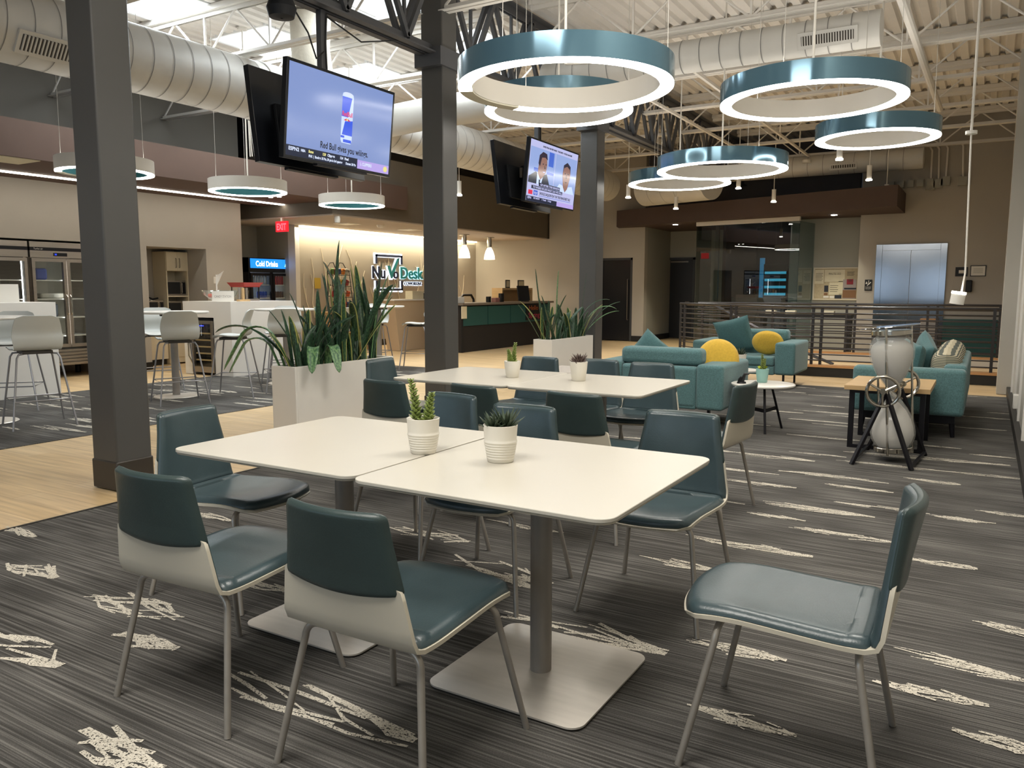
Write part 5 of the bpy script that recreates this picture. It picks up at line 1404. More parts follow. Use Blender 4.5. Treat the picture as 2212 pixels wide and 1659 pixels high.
b = MB(); add_text(b, 'CANDY STATION', .05, Vector((0, -.008, .06)), Vector((1, 0, 0)), Vector((0, 0, 1)), 0, width=.26); b.build('card_text', mat('card_ink', '#8f8a86', .7), parent=t)
t = thing('popcorn_machine', 'red-topped glass popcorn machine on the white counter', 'popcorn machine', (-10.52, 9.05, 1.15), D_(0)); t.scale = (.68, .68, .62)
b = MB(); b.prism([(-.24, -.24), (.24, -.24), (.24, .24), (-.24, .24)], .36, .38); o_ = len(b.v)
b.add([(-.24, -.24, .38), (.24, -.24, .38), (.24, .24, .38), (-.24, .24, .38), (-.30, -.30, .48), (.30, -.30, .48), (.30, .30, .48), (-.30, .30, .48)], [(0, 1, 5, 4), (1, 2, 6, 5), (2, 3, 7, 6), (3, 0, 4, 7), (4, 5, 6, 7)])
b.build('machine_roof', M_reddish, parent=t)
MB().box(-.23, .23, -.23, .23, 0, .05).build('machine_base', M_inox, parent=t)
b = MB()
for sx in (-1, 1):
    for sy in (-1, 1): b.box(sx * .22 - .01, sx * .22 + .01, sy * .22 - .01, sy * .22 + .01, .05, .36)
b.build('corner_post', M_blackm, parent=t)
b = MB(); b.box(-.22, .22, -.225, -.221, .05, .36); b.box(.221, .225, -.22, .22, .05, .36); b.build('glass_pane', M_glass, parent=t)
MB().lathe([(.001, .17), (.07, .17), (.08, .24), (.075, .27), (.001, .275)], n=20).build('kettle', M_chrome, parent=t, smooth=True)
b = MB(); b.box(-.09, .10, -.02, .02, 0, .30)
ob = thing('bottle_rack', 'small wooden bottle rack beside the popcorn machine', 'rack', (-10.05, 8.6, 1.15))
MB().box(-.04, .04, -.1, .1, 0, .03).build('rack_base', M_wood, parent=ob)
for k in range(3): MB().cyl((0, -.07 + k * .07), .022, .03, .21, 14).build('bottle', M_wood if k % 2 else M_inox, parent=ob, smooth=True)
t = thing('hand_sculpture', 'white skeletal hand sculpture standing by the fruit bowl', 'sculpture', (-10.85, 8.75, 1.15))
b = MB(); b.cyl((0, 0), .05, 0, .02, 20); b.tube([(0, 0, .02), (0, 0, .26)], .012, 8)
for k in range(5):
    a = -.5 + k * .25; b.tube([(0, 0, .26), (.07 * math.sin(a) + .02, .01, .34), (.13 * math.sin(a) + .05, .01, .42), (.16 * math.sin(a) + .10, .0, .40 + .02 * k)], [.012, .010, .008, .005], 6)
b.build('hand_bones', M_white, parent=t, smooth=True)
# items on the first counter
t = thing('drink_crate', 'wood-toned tray of items at the left edge of the first counter', 'tray', (-10.7, 4.95, 1.175))
MB().box(-.2, .25, -.3, .3, 0, .10).build('tray_box', mat('cherry_wood', '#8a4630', .5, noise=(6, .1, (1, 10, 10))), parent=t)
tag(MB().box(-10.45, -10.43, 4.95, 5.42, 1.175, 1.40).build('display_card', M_paperw), 'white upright card behind the tray on the left counter', 'card')

# ---- glass-door coolers in the left wall
def cooler(label, y0, y1, sticker):
    yc = (y0 + y1) / 2; w = y1 - y0
    t = thing('glass_door_cooler', label, 'refrigerator', (XW - .38, yc, 0), 0, 'glass-door coolers'); fx = .38
    b = MB(); b.box(-.40, -.36, -w / 2, w / 2, .18, 2.03); b.box(-.36, fx - .06, -w / 2, -w / 2 + .04, .18, 2.03); b.box(-.36, fx - .06, w / 2 - .04, w / 2, .18, 2.03); b.box(-.36, fx - .06, -w / 2, w / 2, 1.98, 2.03); b.box(-.36, fx - .06, -w / 2, w / 2, .18, .42)
    b.build('cabinet_body', M_inox, parent=t)
    MB().box(-.36, -.34, -w / 2 + .04, w / 2 - .04, .42, 1.78).build('inner_lining', mat('cooler_lining', '#b9b3a2', .5), parent=t)
    MB().box(fx - .06, fx, -w / 2, w / 2, 1.80, 1.90).box(fx - .06, fx, -w / 2, w / 2, 1.95, 2.03).build('header_panel', M_inox, parent=t)
    MB().box(fx - .06, fx + .002, -w / 2, w / 2, 1.90, 1.95).build('header_stripe', M_blackm, parent=t)
    b = MB(); add_text(b, 'Turbo air' if sticker == 0 else 'Turbo air', .035, Vector((fx + .004, -w / 2 + .12, 1.915)), Vector((0, 1, 0)), Vector((0, 0, 1)), 0); b.build('brand_lettering', M_paperw, parent=t)
    for s in (0, 1):
        ya = -w / 2 + .015 + s * (w / 2 - .01); yb = ya + w / 2 - .02
        f = MB(); q = .045
        f.box(fx - .045, fx + .005, ya, ya + q, .46, 1.79); f.box(fx - .045, fx + .005, yb - q, yb, .46, 1.79); f.box(fx - .045, fx + .005, ya + q, yb - q, 1.74, 1.79); f.box(fx - .045, fx + .005, ya + q, yb - q, .46, .51)
        d = f.build('door', M_inox, parent=t)
        MB().box(fx - .02, fx - .015, ya + q, yb - q, .51, 1.74).build('door_glass', M_glass, parent=d)
        hy = yb - .022 if s == 0 else ya + .022
        MB().tube([(fx + .005, hy, 1.25), (fx + .03, hy, 1.22), (fx + .03, hy, .98), (fx + .005, hy, .95)], .008, 8).build('door_handle', M_chrome, parent=d, smooth=True)
    for k in range(4):
        MB().box(-.33, fx - .10, -w / 2 + .05, w / 2 - .05, .62 + k * .28, .635 + k * .28).build('wire_shelf', M_white, parent=t)
    b = MB()
    for k in range(5): b.box(fx - .04, fx + .0, -w / 2 + .03, w / 2 - .03, .20 + k * .05, .225 + k * .05)
    b.build('vent_louver', M_inox, parent=t)
    MB().box(fx - .09, fx - .08, .0 - .02, .02, .5, 1.76).box(fx - .08, fx - .075, w / 2 - .07, w / 2 - .055, .5, 1.76).build('interior_light', scr_mat('cooler_light', '#ffffff', 6), parent=t)
    MB().box(fx + .001, fx + .004, -.16 * w - .02, .02 - .0, 1.825, 1.875).build('control_panel', [M_blackm], parent=t)
    b = MB(); add_text(b, '38', .035, Vector((fx + .006, -.10 * w - .05, 1.838)), Vector((0, 1, 0)), Vector((0, 0, 1)), 0); b.build('temperature_display', scr_mat('disp_blue', '#3350ff', 1.6), parent=t)
    for sx in (-.25, .28):
        for sy in (-1, 1): MB().cyl((sx, sy * (w / 2 - .08)), .04, 0, .18, 12).build('caster', M_blackm, parent=t)
    return t
cooler('steel glass-door cooler at the far left edge with blue display', 5.00, 6.40, 1)
cooler('steel glass-door cooler right beside the nearest column', 6.43, 7.48, 0)
def bag(label, x, y, z, w, d, h, c_):
    tag(MB().box(x - d / 2, x + d / 2, y - w / 2, y + w / 2, z, z + h).build('lunch_bag', mat('bag_' + c_.strip('#'), c_, .7), bevel=.03, seg=3), label, 'bag')
bag('blue lunch bag on the top shelf of the cooler by the column', -12.25, 6.66, 1.476, .18, .2, .17, '#4457a0')
bag('purple lunch bag on the shelf of the left cooler', -12.25, 6.05, 1.195, .3, .22, .18, '#4b3a78')
bag('black lunch bag beside the purple one in the left cooler', -12.25, 6.28, 1.195, .13, .2, .18, '#1c1c22')
bag('dark lunch bag high in the left cooler', -12.25, 5.75, 1.476, .45, .22, .25, '#2b3440')
bag('dark box low in the cooler by the column', -12.35, 6.75, .916, .35, .25, .2, '#3b3f42')
bag('clear-wrapped tray in the cooler by the column', -12.30, 6.85, 1.195, .42, .25, .08, '#a39e92')
# ---- kitchen nook
t = thing('kitchen_cabinet', 'cream wall and oven cabinet inside the nook', 'cabinet', (-12.62, 9.27, 0))
b = MB(); b.box(-.27, .1, -.24, -.22, 0, 2.0); b.box(-.27, .1, .19, .21, 0, 2.0); b.box(-.27, .1, -.22, .19, 1.66, 2.0); b.box(-.27, .1, -.22, .19, 1.20, 1.22); b.box(-.27, .1, -.22, .19, .02, .42); b.box(-.27, -.25, -.22, .19, .4, 1.7); b.box(-.27, .1, -.22, .19, .84, .86)
b.build('cabinet_body', M_cream, parent=t)
for s in (0, 1):
    d = MB().box(.10, .118, -.235 + s * .22, -.017 + s * .22, 1.665, 1.99).build('door', M_cream, parent=t)
    hy = -.05 + s * .07; MB().tube([(.118, hy, 1.72), (.14, hy, 1.72), (.14, hy, 1.88), (.118, hy, 1.88)], .006, 8).build('door_handle', M_hdl, parent=d, smooth=True)
MB().box(.10, .112, -.23, .20, .12, .82).build('drawer_front', M_cream, parent=t)
def microwave(label, x, y, z, w, h):
    t = thing('microwave', label, 'microwave', (x, y, z)); MB().box(-.3, 0, -w / 2, w / 2, 0, h).build('housing', M_inox, parent=t, bevel=.006)
    MB().box(0, .006, -w / 2 + .02, w / 2 - .12, .03, h - .03).build('door_window', M_black, parent=t); MB().box(0, .006, w / 2 - .08, w / 2 - .01, .03, h - .03).build('control_panel', M_blackm, parent=t)
    MB().tube([(0, w / 2 - .1, .05), (.03, w / 2 - .1, .05), (.03, w / 2 - .1, h - .05), (0, w / 2 - .1, h - .05)], .009, 8).build('handle', M_chrome, parent=t, smooth=True)
microwave('upper steel microwave in the nook cabinet', -12.56, 9.25, 1.222, .40, .27)
microwave('lower steel microwave partly hidden behind the counter', -12.56, 9.25, .862, .40, .26)
t = thing('base_cabinet', 'cream base cabinet with worktop at the left of the nook', 'cabinet', (-12.62, 8.67, 0)); MB().box(-.27, .08, -.34, .34, .1, .86).build('cabinet_body', M_cream, parent=t); MB().box(-.27, .1, -.35, .35, .86, .9).build('worktop', M_lam2, parent=t); MB().box(-.27, .02, -.34, .34, 0, .1).build('toe_kick', M_baseb, parent=t)
microwave('small countertop microwave with odds and ends on top', -12.56, 8.80, .90, .36, .24)
tag(MB().tube([(-12.7, 8.70, 1.155), (-12.65, 8.76, 1.19), (-12.68, 8.85, 1.16), (-12.62, 8.92, 1.18)], .015, 8).build('cable_bundle', M_black, smooth=True), 'dark tangle lying on the countertop microwave', 'cable')
p = onx(465, 605, XW); tag(MB().box(XW, XW + .01, p.y - .04, p.y + .04, p.z - .06, p.z + .06).build('light_switch', M_white), 'white wall switch right of the kitchen nook', 'switch')

# ---- high tables and stools
def make_high(): 
    t = thing('high_table', 'x', 'table', (0, 0, 0), 0, 'round white high tables')
    MB().lathe([(0, 1.04), (.40, 1.04), (.425, 1.05), (.425, 1.063), (.42, 1.068), (0, 1.068)], n=56).build('tabletop', M_white, parent=t, smooth=True)
    MB().cyl((0, 0), .045, .02, 1.04, 28).build('post', M_post, parent=t, smooth=True)
    MB().lathe([(.26, 0), (.27, .006), (.262, .014), (.06, .022), (0, .022)], n=48).build('base_plate', M_base, parent=t, smooth=True)
    MB().cyl((0, 0), .15, 1.01, 1.04, 24).build('top_plate', M_based, parent=t, smooth=True)
    return t
proto = make_high()
for i, (x, y, l) in enumerate(((-8.63, 4.10, 'round white high table cut by the left edge'), (-8.69, 6.33, 'round white high table right behind the nearest column'), (-8.55, 8.05, 'round white high table behind the front planter leaves'), (-8.62, 10.15, 'farthest round white high table before the reception'))):
    put(proto, i > 0, (x, y, 0), 0, l)
def make_stool():
    t = thing('bar_stool', 'x', 'stool', (0, 0, 0), 0, 'light grey bar stools')
    pf, tot = polyprof([(.235, .735), (.20, .755), (.10, .760), (0, .750), (-.10, .752), (-.175, .785), (-.195, .85), (-.185, .93), (-.215, 1.02), (-.24, 1.09)])
    y_, z_, ny_, nz_ = pf(.3); sg = 1 if nz_ > 0 else -1
    PR = lambda s: (pf(s)[0], pf(s)[1], pf(s)[2] * sg, pf(s)[3] * sg)
    wf_ = lerp_table([(0, .36), (.12, .44), (.4, .45), (.50, .40), (.60, .42), (.70, .44), (.85, .41), (1, .36)])
    cv = lambda s, tt: ((.03 * tt * tt if s > .55 else 0) * min(1, (s - .5) * 4) if s > .5 else 0, .018 * tt * tt * (1 if s < .5 else 0))
    b = MB(); sheet(b, PR, wf_, -.008, 0.004, 0, 1, ns=34, curve=cv, fr=.06); b.build('seat_shell', M_stool, parent=t, smooth=True, auto=60)
    MB().box(-.13, .13, -.13, .15, .715, .745).build('under_plate', M_based, parent=t)
    for sx in (-1, 1):
        for sy in (-1, 1):
            MB().tube([(sx * .12, sy * .12 + .01, .72), (sx * .165, sy * .15 + .01, .715), (sx * .185, sy * .165 + .01, .68), (sx * .275, sy * .27, 0)], .0095, 10).build('leg', M_stoolm, parent=t, smooth=True)
    z = .27; k = .185 + (.275 - .185) * (1 - z / .68); k2 = .17 + (.27 - .165) * (1 - z / .68)
    MB().tube([(-k, -k2, z), (k, -k2, z), (k, k2, z), (-k, k2, z)], .007, 8, closed=True).build('foot_ring', M_stoolm, parent=t, smooth=True)
    return t
proto = make_stool()
def face(dx, dy): return math.atan2(-dx, dy)
for i, (x, y, rz, l) in enumerate((
    (-8.02, 4.28, face(-.95, .3), 'light grey bar stool nearest the left edge, back towards us'),
    (-9.35, 4.75, face(.8, -.7), 'light grey bar stool across the left high table, cut by the edge'),
    (-8.20, 6.02, face(-.9, .4), 'light grey bar stool half hidden right of the nearest column'),
    (-9.55, 6.72, face(.8, -.5), 'light grey bar stool behind the high table beside the nearest column'),
    (-8.12, 6.78, face(-.80, -.60), 'light grey bar stool seen from its side in front of the wine cooler'),
    (-8.02, 7.50, face(-.8, .55), 'light grey bar stool with its back to us behind the long leaves'),
    (-8.95, 8.45, face(.5, -.5), 'light grey bar stool on the far side of the third high table'),
    (-7.85, 8.25, face(-.9, -.1), 'light grey bar stool right behind the front planter'),
    (-8.30, 10.75, face(-.85, -.5), 'light grey bar stool seen in profile left of the middle column'),
    (-9.1, 10.6, face(.4, -.8), 'light grey bar stool behind the farthest high table'))):
    put(proto, i > 0, (x, y, 0), rz, l)

# ---- drinks cooler in the recess
t = thing('drinks_cooler', 'black two-door drinks cooler with a lit blue header', 'refrigerator', (-13.05, 11.66, 0)); w = .60
mt_in = mat('cooler_glow_lining', '#c9d2e0', .5, emit=(.75, .82, 1, 1), estr=2.2)  # lining itself glows so that the cooler's inside looks lit
b = MB(); b.box(-.36, -.32, -w, w, .1, 1.97); b.box(-.32, .30, -w, -w + .05, .1, 1.97); b.box(-.32, .30, w - .05, w, .1, 1.97); b.box(-.32, .30, -w, w, .1, .45); b.box(-.32, .32, -w, w, 1.68, 1.97); b.box(-.32, .30, -.04, .04, .45, 1.68); b.build('cabinet_body', M_black, parent=t)
MB().box(-.318, -.31, -w + .05, w - .05, .45, 1.68).build('inner_lining', mt_in, parent=t)
MB().box(.32, .33, -w + .04, w - .08, 1.76, 1.95).build('header_panel', scr_mat('header_blue', '#1f78d8', 1.25), parent=t)
b = MB(); add_text(b, 'Cold Drinks', .15, Vector((.334, -.14, 1.80)), Vector((0, 1, 0)), Vector((0, 0, 1)), 0, bold=.004, width=.58); add_text(b, 'PEPSICO', .03, Vector((.334, .42, 1.735)), Vector((0, 1, 0)), Vector((0, 0, 1)), 0)
b.build('header_lettering', scr_mat('header_white', '#f2fbff', 1.6), parent=t)
b = MB()
for k in range(4): 
    a = k * .5; b.add([(.334, .33 + .05 * k, 1.80 + .02 * k), (.334, .36 + .05 * k, 1.80 + .02 * k), (.334, .40 + .045 * k, 1.86 + .015 * k), (.334, .36 + .045 * k, 1.87 + .015 * k)], [(0, 1, 2, 3)])
b.build('header_emblem', scr_mat('header_cyan', '#8fd0ff', 1.3), parent=t)
for s in (-1, 1):
    f = MB(); ya, yb = (-w + .03, -.01) if s < 0 else (.01, w - .03); q = .05
    f.box(.30, .335, ya, ya + q, .42, 1.66); f.box(.30, .335, yb - q, yb, .42, 1.66); f.box(.30, .335, ya + q, yb - q, 1.61, 1.66); f.box(.30, .335, ya + q, yb - q, .42, .48)
    d = f.build('door', M_blackm, parent=t); MB().box(.315, .32, ya + q, yb - q, .48, 1.61).build('door_glass', M_glass, parent=d)
    MB().box(.335, .35, (yb - .03 if s < 0 else ya), (yb if s < 0 else ya + .03), .85, 1.25).build('door_handle', M_blackm, parent=d)
rnd = random.Random(9)
for k in range(4):
    z = .62 + k * .27
    MB().box(-.30, .28, -w + .06, w - .06, z - .012, z).build('shelf', M_white, parent=t)
canc = [mat('can_red', '#a02028', .35, metal=.3), mat('can_silver', '#a8adb8', .3, metal=.6), mat('can_blue', '#2a44a0', .35, metal=.3), mat('can_brown', '#5a3a2a', .4), mat('can_pink', '#c9788a', .4)]
protos = {}
def can(ci, loc, h, r, label, gi):
    if (ci, h) not in protos:
        o = MB().lathe([(0, 0), (r * .85, 0), (r, .01), (r, h * .82), (r * (.6 if h > .16 else .85), h * .95), (r * (.6 if h > .16 else .8), h), (0, h)], n=14).build('drink_can' if h < .16 else 'drink_bottle', canc[ci], smooth=True, loc=(0, 0, 0)); protos[(ci, h)] = o; tag(o, label, 'can' if h < .16 else 'bottle', gi)
    else:
        o = protos[(ci, h)].copy(); COL.objects.link(o); o['label'] = label; o['group'] = gi
    o.location = loc
cn = {0: 'red', 1: 'silver', 2: 'blue', 3: 'brown', 4: 'pink'}
sh = {0: 'lowest visible', 1: 'second', 2: 'third', 3: 'top'}
for k in range(4):
    for j in range(6):
        for s in (-1, 1):
            y = 11.66 + s * .10 + s * j * .068
            if s < 0 and k == 0: continue
            if s < 0 and k == 2 and j > 3: continue
            ci = {(1, 3): 0, (1, 2): 3, (1, 1): 3, (1, 0): [4, 3, 0][j % 3], (-1, 3): 1, (-1, 2): 2, (-1, 1): 2, (-1, 0): 2}[(s, k)]
            h = .19 if (k == 3) else .13
            can(ci, (-13.05 + .22, y, .62 + k * .27), h, .028, '%s %s on the %s shelf behind the %s cooler door' % (cn[ci], 'bottles' if h > .16 else 'cans', sh[k], 'right' if s > 0 else 'left') if False else ('%s drink on the %s shelf of the Cold Drinks cooler, %s door' % (cn[ci], sh[k], 'right' if s > 0 else 'left')), '%s drinks, %s shelf, %s door' % (cn[ci], sh[k], 'right' if s > 0 else 'left'))
# exit sign
p0 = ony(594, 501, 10.72); p1 = ony(618, 477, 10.72)
t = thing('exit_sign', 'red lit exit sign hanging under the taupe soffit', 'sign', ((p0.x + p1.x) / 2, 10.74, p0.z)); w, h = p1.x - p0.x, p1.z - p0.z
MB().box(-w / 2, w / 2, 0, .04, 0, h).build('sign_box', M_exit, parent=t)
b = MB(); add_text(b, 'EXIT', h * .86, Vector((0, -.003, h * .18)), Vector((1, 0, 0)), Vector((0, 0, 1)), 0, bold=.006, width=w * .82); b.build('sign_letters', M_exitt, parent=t)
MB().box(-.02, .02, 0.005, .035, h, 2.665 - p0.z).build('mount', M_white, parent=t)
# ---- sign wall: lit letters, branches
def wall_text(parent, s, size, y, z, width, m_, bold=.0, d=.03, nme='letters', x=0.0):
    b = MB(); add_text(b, s, size, Vector((d, y, z)), Vector((0, 1, 0)), Vector((0, 0, 1)), 0, bold=bold, width=width, extrude=.012); return b.build(nme, m_, parent=parent)
t = thing('lit_sign', 'halo-lit NuvoDesk letter sign with dark square outline on the wall', 'sign', (XN, 15.55, 1.1))
def sq(b, y0, y1, z0, z1, q, x0, x1, gap=None):
    b.box(x0, x1, y0, y1, z0, z0 + q); b.box(x0, x1, y0, y1, z1 - q, z1)
    for ya, yb in ((y0, y0 + q), (y1 - q, y1)):
        b.box(x0, x1, ya, yb, z0, gap[0]); b.box(x0, x1, ya, yb, gap[1], z1)
ya, yb, za, zb = -.95, .05, .20, 1.06
b = MB(); sq(b, ya - .03, yb + .03, za - .03, zb + .03, .10, .002, .010, (.44, .84)); b.build('frame_halo', M_halo, parent=t)
b = MB(); sq(b, ya, yb, za, zb, .055, .03, .05, (.44, .84)); b.build('square_frame', M_navy, parent=t)
wall_text(t, 'Nuv', .40, -.76, .50, .62, M_halo, .018, .004, 'letter_halo'); wall_text(t, 'Nu', .40, -.83, .50, .46, M_navy, .006, .03, 'letters'); 
wall_text(t, 'o', .36, -.20, .50, .20, M_halo, .018, .004, 'letter_halo'); wall_text(t, 'o', .36, -.20, .50, .19, M_navy, .006, .03, 'letters')
wall_text(t, 'Desk', .40, .42, .50, .95, M_haloc, .018, .004, 'letter_halo'); wall_text(t, 'Desk', .40, .42, .50, .90, M_stealt, .006, .03, 'letters')
wall_text(t, 'COWORKING', .13, .50, .33, .74, M_halo, .006, .004, 'letter_halo'); wall_text(t, 'COWORKING', .12, .50, .335, .72, M_navy, .0, .02, 'letters')
b = MB()
for xx, dd_, mi in ((.004, .035, 1), (.032, 0, 0)):
    b.add([(xx, -.52 - dd_, .80), (xx, -.40 + dd_, .80), (xx, -.36, .66), (xx, -.14 - dd_, .98 + dd_), (xx, -.04 + dd_, 1.0 + dd_), (xx, -.33 + dd_, .50 - dd_), (xx, -.39 - dd_, .50 - dd_)], [(0, 1, 2, 6), (2, 3, 4, 5), (2, 5, 6)], mi)
b.build('check_mark', [M_stealt, M_halo], parent=t)
rnd = random.Random(3)
for k in range(12):
    y = 12.5 + k * .52; b = MB(); x = XN + .008
    for s in range(2):
        z0 = rnd.uniform(.3, 1.2); yy = y + rnd.uniform(-.15, .15); pts = [(x, yy, z0)]; lean = rnd.uniform(-.18, .18)
        for q in range(4): z0 += rnd.uniform(.22, .38); yy += lean + rnd.uniform(-.06, .06); pts.append((x, yy, min(z0, 2.45)))
        b.tube(pts, [.012, .010, .009, .007, .005], 6)
        c_ = pts[2]; b.tube([c_, (x, c_[1] - lean * 1.2 - .08, min(2.5, c_[2] + .3))], .006, 6)
    tag(b.build('wall_branch', M_branch, smooth=True), 'pale branch relief on the sign wall, %s from the left' % nm[k], 'wall art', 'branch reliefs on the sign wall')
# snack stand and reception counter
t = thing('snack_rack', 'black wire rack of snack bags against the sign wall', 'rack', (-12.2, 13.0, .85))
b = MB()
for y in (-.28, .28):
    b.tube([(0, y, 0), (0, y, .95)], .010, 8); b.tube([(.22, y, 0), (.10, y, .9)], .008, 8)
b.tube([(0, -.28, .95), (0, -.20, 1.05), (0, -.1, 1.06), (0, -.04, .95)], .009, 8); b.tube([(0, .28, .95), (0, .20, 1.05), (0, .1, 1.06), (0, .04, .95)], .009, 8)
for k in range(4):
    z = .1 + k * .24; b.tube([(0, -.28, z), (.22 - k * .03, -.28, z - .03), (.22 - k * .03, .28, z - .03), (0, .28, z)], .007, 6, closed=True)
    b.tube([(.22 - k * .03, -.28, z + .06), (.22 - k * .03, .28, z + .06)], .006, 6)
b.build('wire_frame', M_blackm, parent=t, smooth=True)
bagc = ['#b5502a', '#c9a42e', '#5b7d3a', '#8c2f2f', '#39507a', '#c97a2e', '#a8a89a']
for k in range(4):
    for j in range(5):
        c_ = bagc[(k * 3 + j) % 7]; m_ = MATS.get('snack' + c_) or mat('snack' + c_, c_, .4)
        o = MB().box(-.03, .03, -.05, .05, 0, .13).build('snack_bag', m_, bevel=.02, seg=3, loc=(0, 0, 0)); o.location = (-12.2 + .11 - k * .015, 13.0 - .21 + j * .105, .85 + .085 + k * .24); o.rotation_euler = (rnd.uniform(-.2, .2), .15, rnd.uniform(-.3, .3))
        tag(o, 'snack bag number %d from the left on the %s shelf of the wire rack' % (j + 1, ('lowest', 'second', 'third', 'top')[k]), 'snack bag', 'snack bags on the wire rack')
t = thing('display_cabinet', 'light wood cabinet below the wire snack rack', 'cabinet', (-12.1, 13.1, 0)); b = MB(); b.box(-.3, .3, -.55, .55, .80, .85); b.box(-.3, .3, -.55, -.50, 0, .8); b.box(-.3, .3, .5, .55, 0, .8); b.box(-.3, -.27, -.5, .5, 0, .8); b.box(-.27, .3, -.5, .5, .4, .43); b.build('cabinet_body', M_wood, parent=t)
MB().box(-.1, .2, -.3, .1, .43, .62).build('boxed_goods', canc[2], parent=t)
tag(MB().box(-12.49, -12.485, 12.62, 12.80, 1.35, 1.58).build('wall_notice_card', mat('notice_yellow', '#b59a3c', .6)), 'small yellow notice on the sign wall beside the snack rack', 'sign')
t = thing('reception_counter', 'tapered beige reception counter below the lit sign', 'counter', (-11.0, 14.3, 0))
b = MB(); b.add([(-.3, -.72, 0), (.05, -.72, 0), (.05, .9, 0), (-.3, .9, 0), (-.3, -.95, 1.09), (.1, -.95, 1.09), (.1, .95, 1.09), (-.3, .95, 1.09)], [(0, 1, 2, 3), (4, 5, 6, 7), (0, 1, 5, 4), (1, 2, 6, 5), (2, 3, 7, 6), (3, 0, 4, 7)])
b.build('counter_front', M_beigelam, parent=t); MB().box(-.32, .12, -.97, .97, 1.09, 1.12).build('counter_top', M_white, parent=t)
tag(MB().box(-11.15, -10.95, 14.05, 14.45, 1.12, 1.30).build('tissue_box', M_paper), 'cream box with writing on the reception counter', 'box')
tag(MB().lathe([(0, 0), (.08, 0), (.09, .06), (.05, .13), (0, .14)], (-11.05, 14.62, 1.12), 18).build('dark_ornament', M_black, smooth=True), 'round black ornament beside the cream box on the reception counter', 'ornament')
# desk
t = thing('reception_desk', 'dark reception desk with teal front panels', 'desk', (-9.75, 15.9, 0)); 
MB().box(-.3, .2, -2.0, 2.0, 0, 1.0).build('desk_body', M_deskdark, parent=t); MB().box(-.35, .28, -2.05, 2.05, 1.0, 1.045).build('worktop', mat('desk_top', '#6f655a', .5), parent=t)
for k in range(4): MB().box(.2, .225, -1.95 + k * .98, -.99 + k * .98, .56, .97).build('front_panel', M_tealpan, parent=t)
b = MB(); b.box(.2, .226, -2.0, -1.96, 0, 1.0); b.build('end_post', M_black, parent=t)
tag(MB().box(-9.515, -9.50, 13.86, 14.05, .72, .98).build('desk_notice', M_paper), 'pale notice sheet on the end of the reception desk', 'sign')
def small(name, label, cat, x, y, w, d, h, m_, z=1.045, bev=.005): return tag(MB().box(x - w / 2, x + w / 2, y - d / 2, y + d / 2, z, z + h).build(name, m_, bevel=bev), label, cat)
small('printer', 'white device at the left end of the reception desk', 'printer', -9.85, 14.1, .3, .3, .13, M_white)
t = thing('office_chair', 'black office chair back showing over the reception desk', 'chair', (-10.66, 15.75, 0)); MB().tube([(0, -.28, .85), (0, -.26, 1.12), (0, -.15, 1.2), (0, .2, 1.2), (0, .30, 1.1), (0, .32, .85)], .03, 8).build('backrest', M_black, parent=t, smooth=True); MB().box(-.05, .45, -.25, .25, .45, .53).build('seat', M_black, parent=t, bevel=.02); MB().cyl((.2, 0), .03, .08, .45, 12).build('post', M_black, parent=t); MB().cyl((.2, 0), .28, 0, .08, 20, r1=.05).build('base', M_black, parent=t)
small('pen_cup', 'black cup on the middle of the reception desk', 'cup', -9.75, 15.3, .08, .1, .13, M_black)
small('tape_dispenser', 'black stand with a red note on the reception desk', 'stand', -9.75, 15.85, .08, .12, .2, M_black)
small('candy_dish', 'pinkish dish on the reception desk', 'dish', -9.75, 15.6, .12, .18, .1, mat('pink_dish', '#9a6a62', .4))
t = thing('monitor', 'black screen standing on the reception desk', 'monitor', (-9.65, 16.75, 1.045)); MB().box(-.01, .02, -.26, .26, .02, .38, 0, Matrix.Rotation(D_(-8), 3, 'Y')).build('screen_panel', M_tvb, parent=t); MB().box(-.08, .08, -.1, .1, 0, .02).build('stand', M_black, parent=t)
t = thing('wood_shelf', 'light wood mail shelf standing behind the monitor', 'shelf', (-10.3, 17.3, 0)); b = MB(); b.box(-.15, .15, -.75, .75, 1.0, 1.05); b.box(-.15, .15, -.75, .75, 1.32, 1.37); b.box(-.15, .15, -.75, -.70, 1.05, 1.32); b.box(-.15, .15, .7, .75, 1.05, 1.32); b.box(-.15, -.13, -.7, .7, 1.05, 1.32); b.box(-.15, .15, -.75, .75, 0, 1.0); b.build('shelf_body', M_wood, parent=t)
for l, y, w in (('small framed picture on the wood mail shelf', 16.95, .2), ('wide framed picture on the wood mail shelf', 17.6, .3)):
    t = thing('framed_picture', l, 'picture frame', (-10.25, y, 1.37)); MB().box(0, .02, -w / 2, w / 2, 0, .2).build('frame', M_black, parent=t); MB().box(.02, .023, -w / 2 + .025, w / 2 - .025, .025, .175).build('print', M_paper, parent=t)
b = MB(); add_text(b, 'Hello', .16, Vector((-9.50, 16.95, .84)), Vector((0, 1, 0)), Vector((0, 0, 1)), 1, width=.45); add_text(b, 'Spring', .17, Vector((-9.50, 16.98, .66)), Vector((0, 1, 0)), Vector((0, 0, 1)), 0, width=.55); b.box(-9.525, -9.505, 16.6, 17.35, .6, 1.0, 2)
tag(b.build('seasonal_sign', [mat('sign_pink', '#b03a50', .6), mat('sign_orange', '#a0552a', .6), M_black]), 'dark sign with pink and orange lettering on the desk front', 'sign')
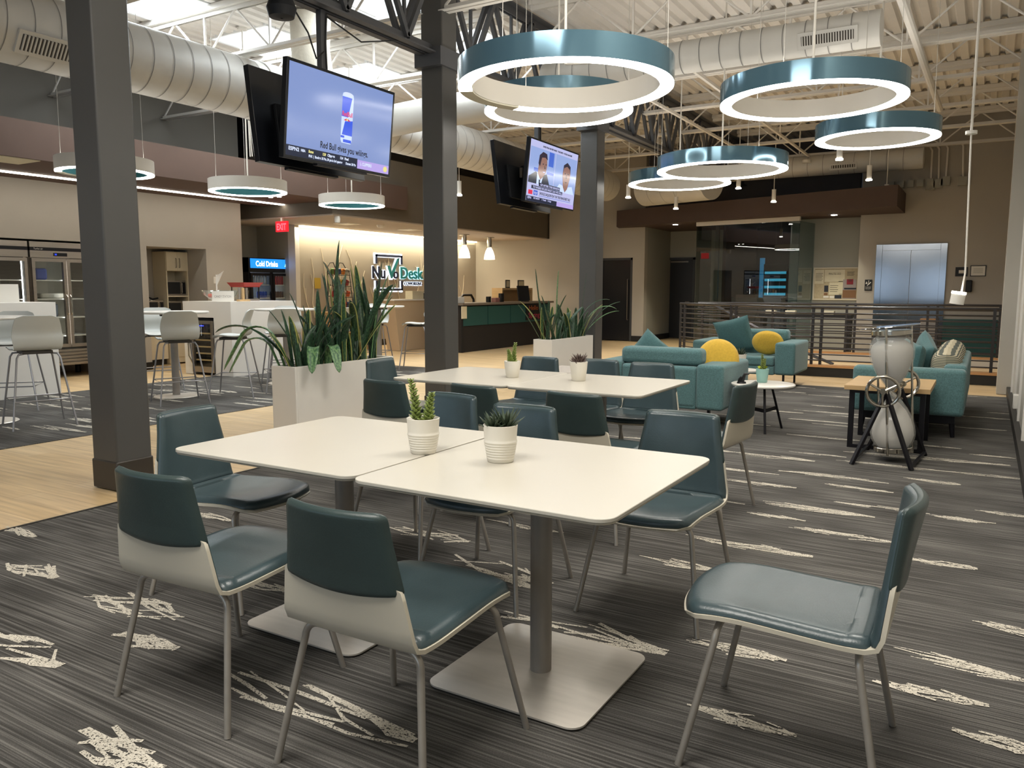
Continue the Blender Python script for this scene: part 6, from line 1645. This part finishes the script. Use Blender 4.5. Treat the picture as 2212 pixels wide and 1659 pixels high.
# reception lamps
for i, (x, y) in enumerate(((-11.06, 16.26), (-11.09, 17.45))):
    t = thing('ceiling_lamp', ['white glass pendant beside the middle column over the reception', 'white glass pendant with a clear disc over the reception desk'][i], 'lamp', (x, y, 2.2))
    MB().cyl((0, 0), .13, .445, .465, 24).cyl((0, 0), .06, .22, .445, 20).build('stem', M_chrome, parent=t, smooth=True)
    MB().lathe([(.14, -.10), (.13, 0), (.10, .10), (.06, .18), (0, .2)], n=28).build('glass_shade', M_shade, parent=t, smooth=True)
    MB().lathe([(0, .19), (.24, .19), (.24, .2), (0, .2)], n=32).build('glass_disc', M_glass, parent=t, smooth=True)
for i, (u, v) in enumerate(((750, 483), (885, 496))):
    p = onz(u, v, 2.665); tag(MB().box(p.x - .2, p.x + .2, p.y - .2, p.y + .2, 2.655, 2.664).box(p.x - .13, p.x + .13, p.y - .13, p.y + .13, 2.650, 2.655).build('ceiling_vent', M_white), ['square ceiling vent above the tallest leaf tip', 'square ceiling vent nearer the middle column'][i], 'vent')
p = onz(822, 486, 2.665); tag(MB().lathe([(0, -.06), (.06, -.05), (.08, -.02), (.08, 0), (0, 0)], (p.x, p.y, 2.665), 20).build('smoke_detector', M_white, smooth=True), 'white smoke detector between the two ceiling vents', 'detector')
p = ony(725, 473, 10.85); tag(MB().lathe([(0, -.13), (.05, -.12), (.06, -.06), (.05, 0), (0, 0)], (p.x - .1, 11.0, 2.665), 20).build('security_camera', M_white, smooth=True), 'white camera under the corner of the taupe soffit', 'camera')
for l, u, v in (('tiny recessed spotlight in the brown soffit above the exit sign', 603, 425), ('tiny recessed spotlight in the brown soffit right of a white ring', 585, 426)):
    p = onz(u, v, 2.91); tag(MB().cyl((p.x, p.y), .035, 2.902, 2.91, 16).build('downlight', M_lit), l, 'downlight')
p = onz(8, 343, 2.91); tag(MB().box(p.x - .25, p.x + .25, p.y - .4, p.y + .3, 2.900, 2.909).build('ceiling_vent', M_paper), 'pale vent in the brown soffit at the left edge', 'vent')
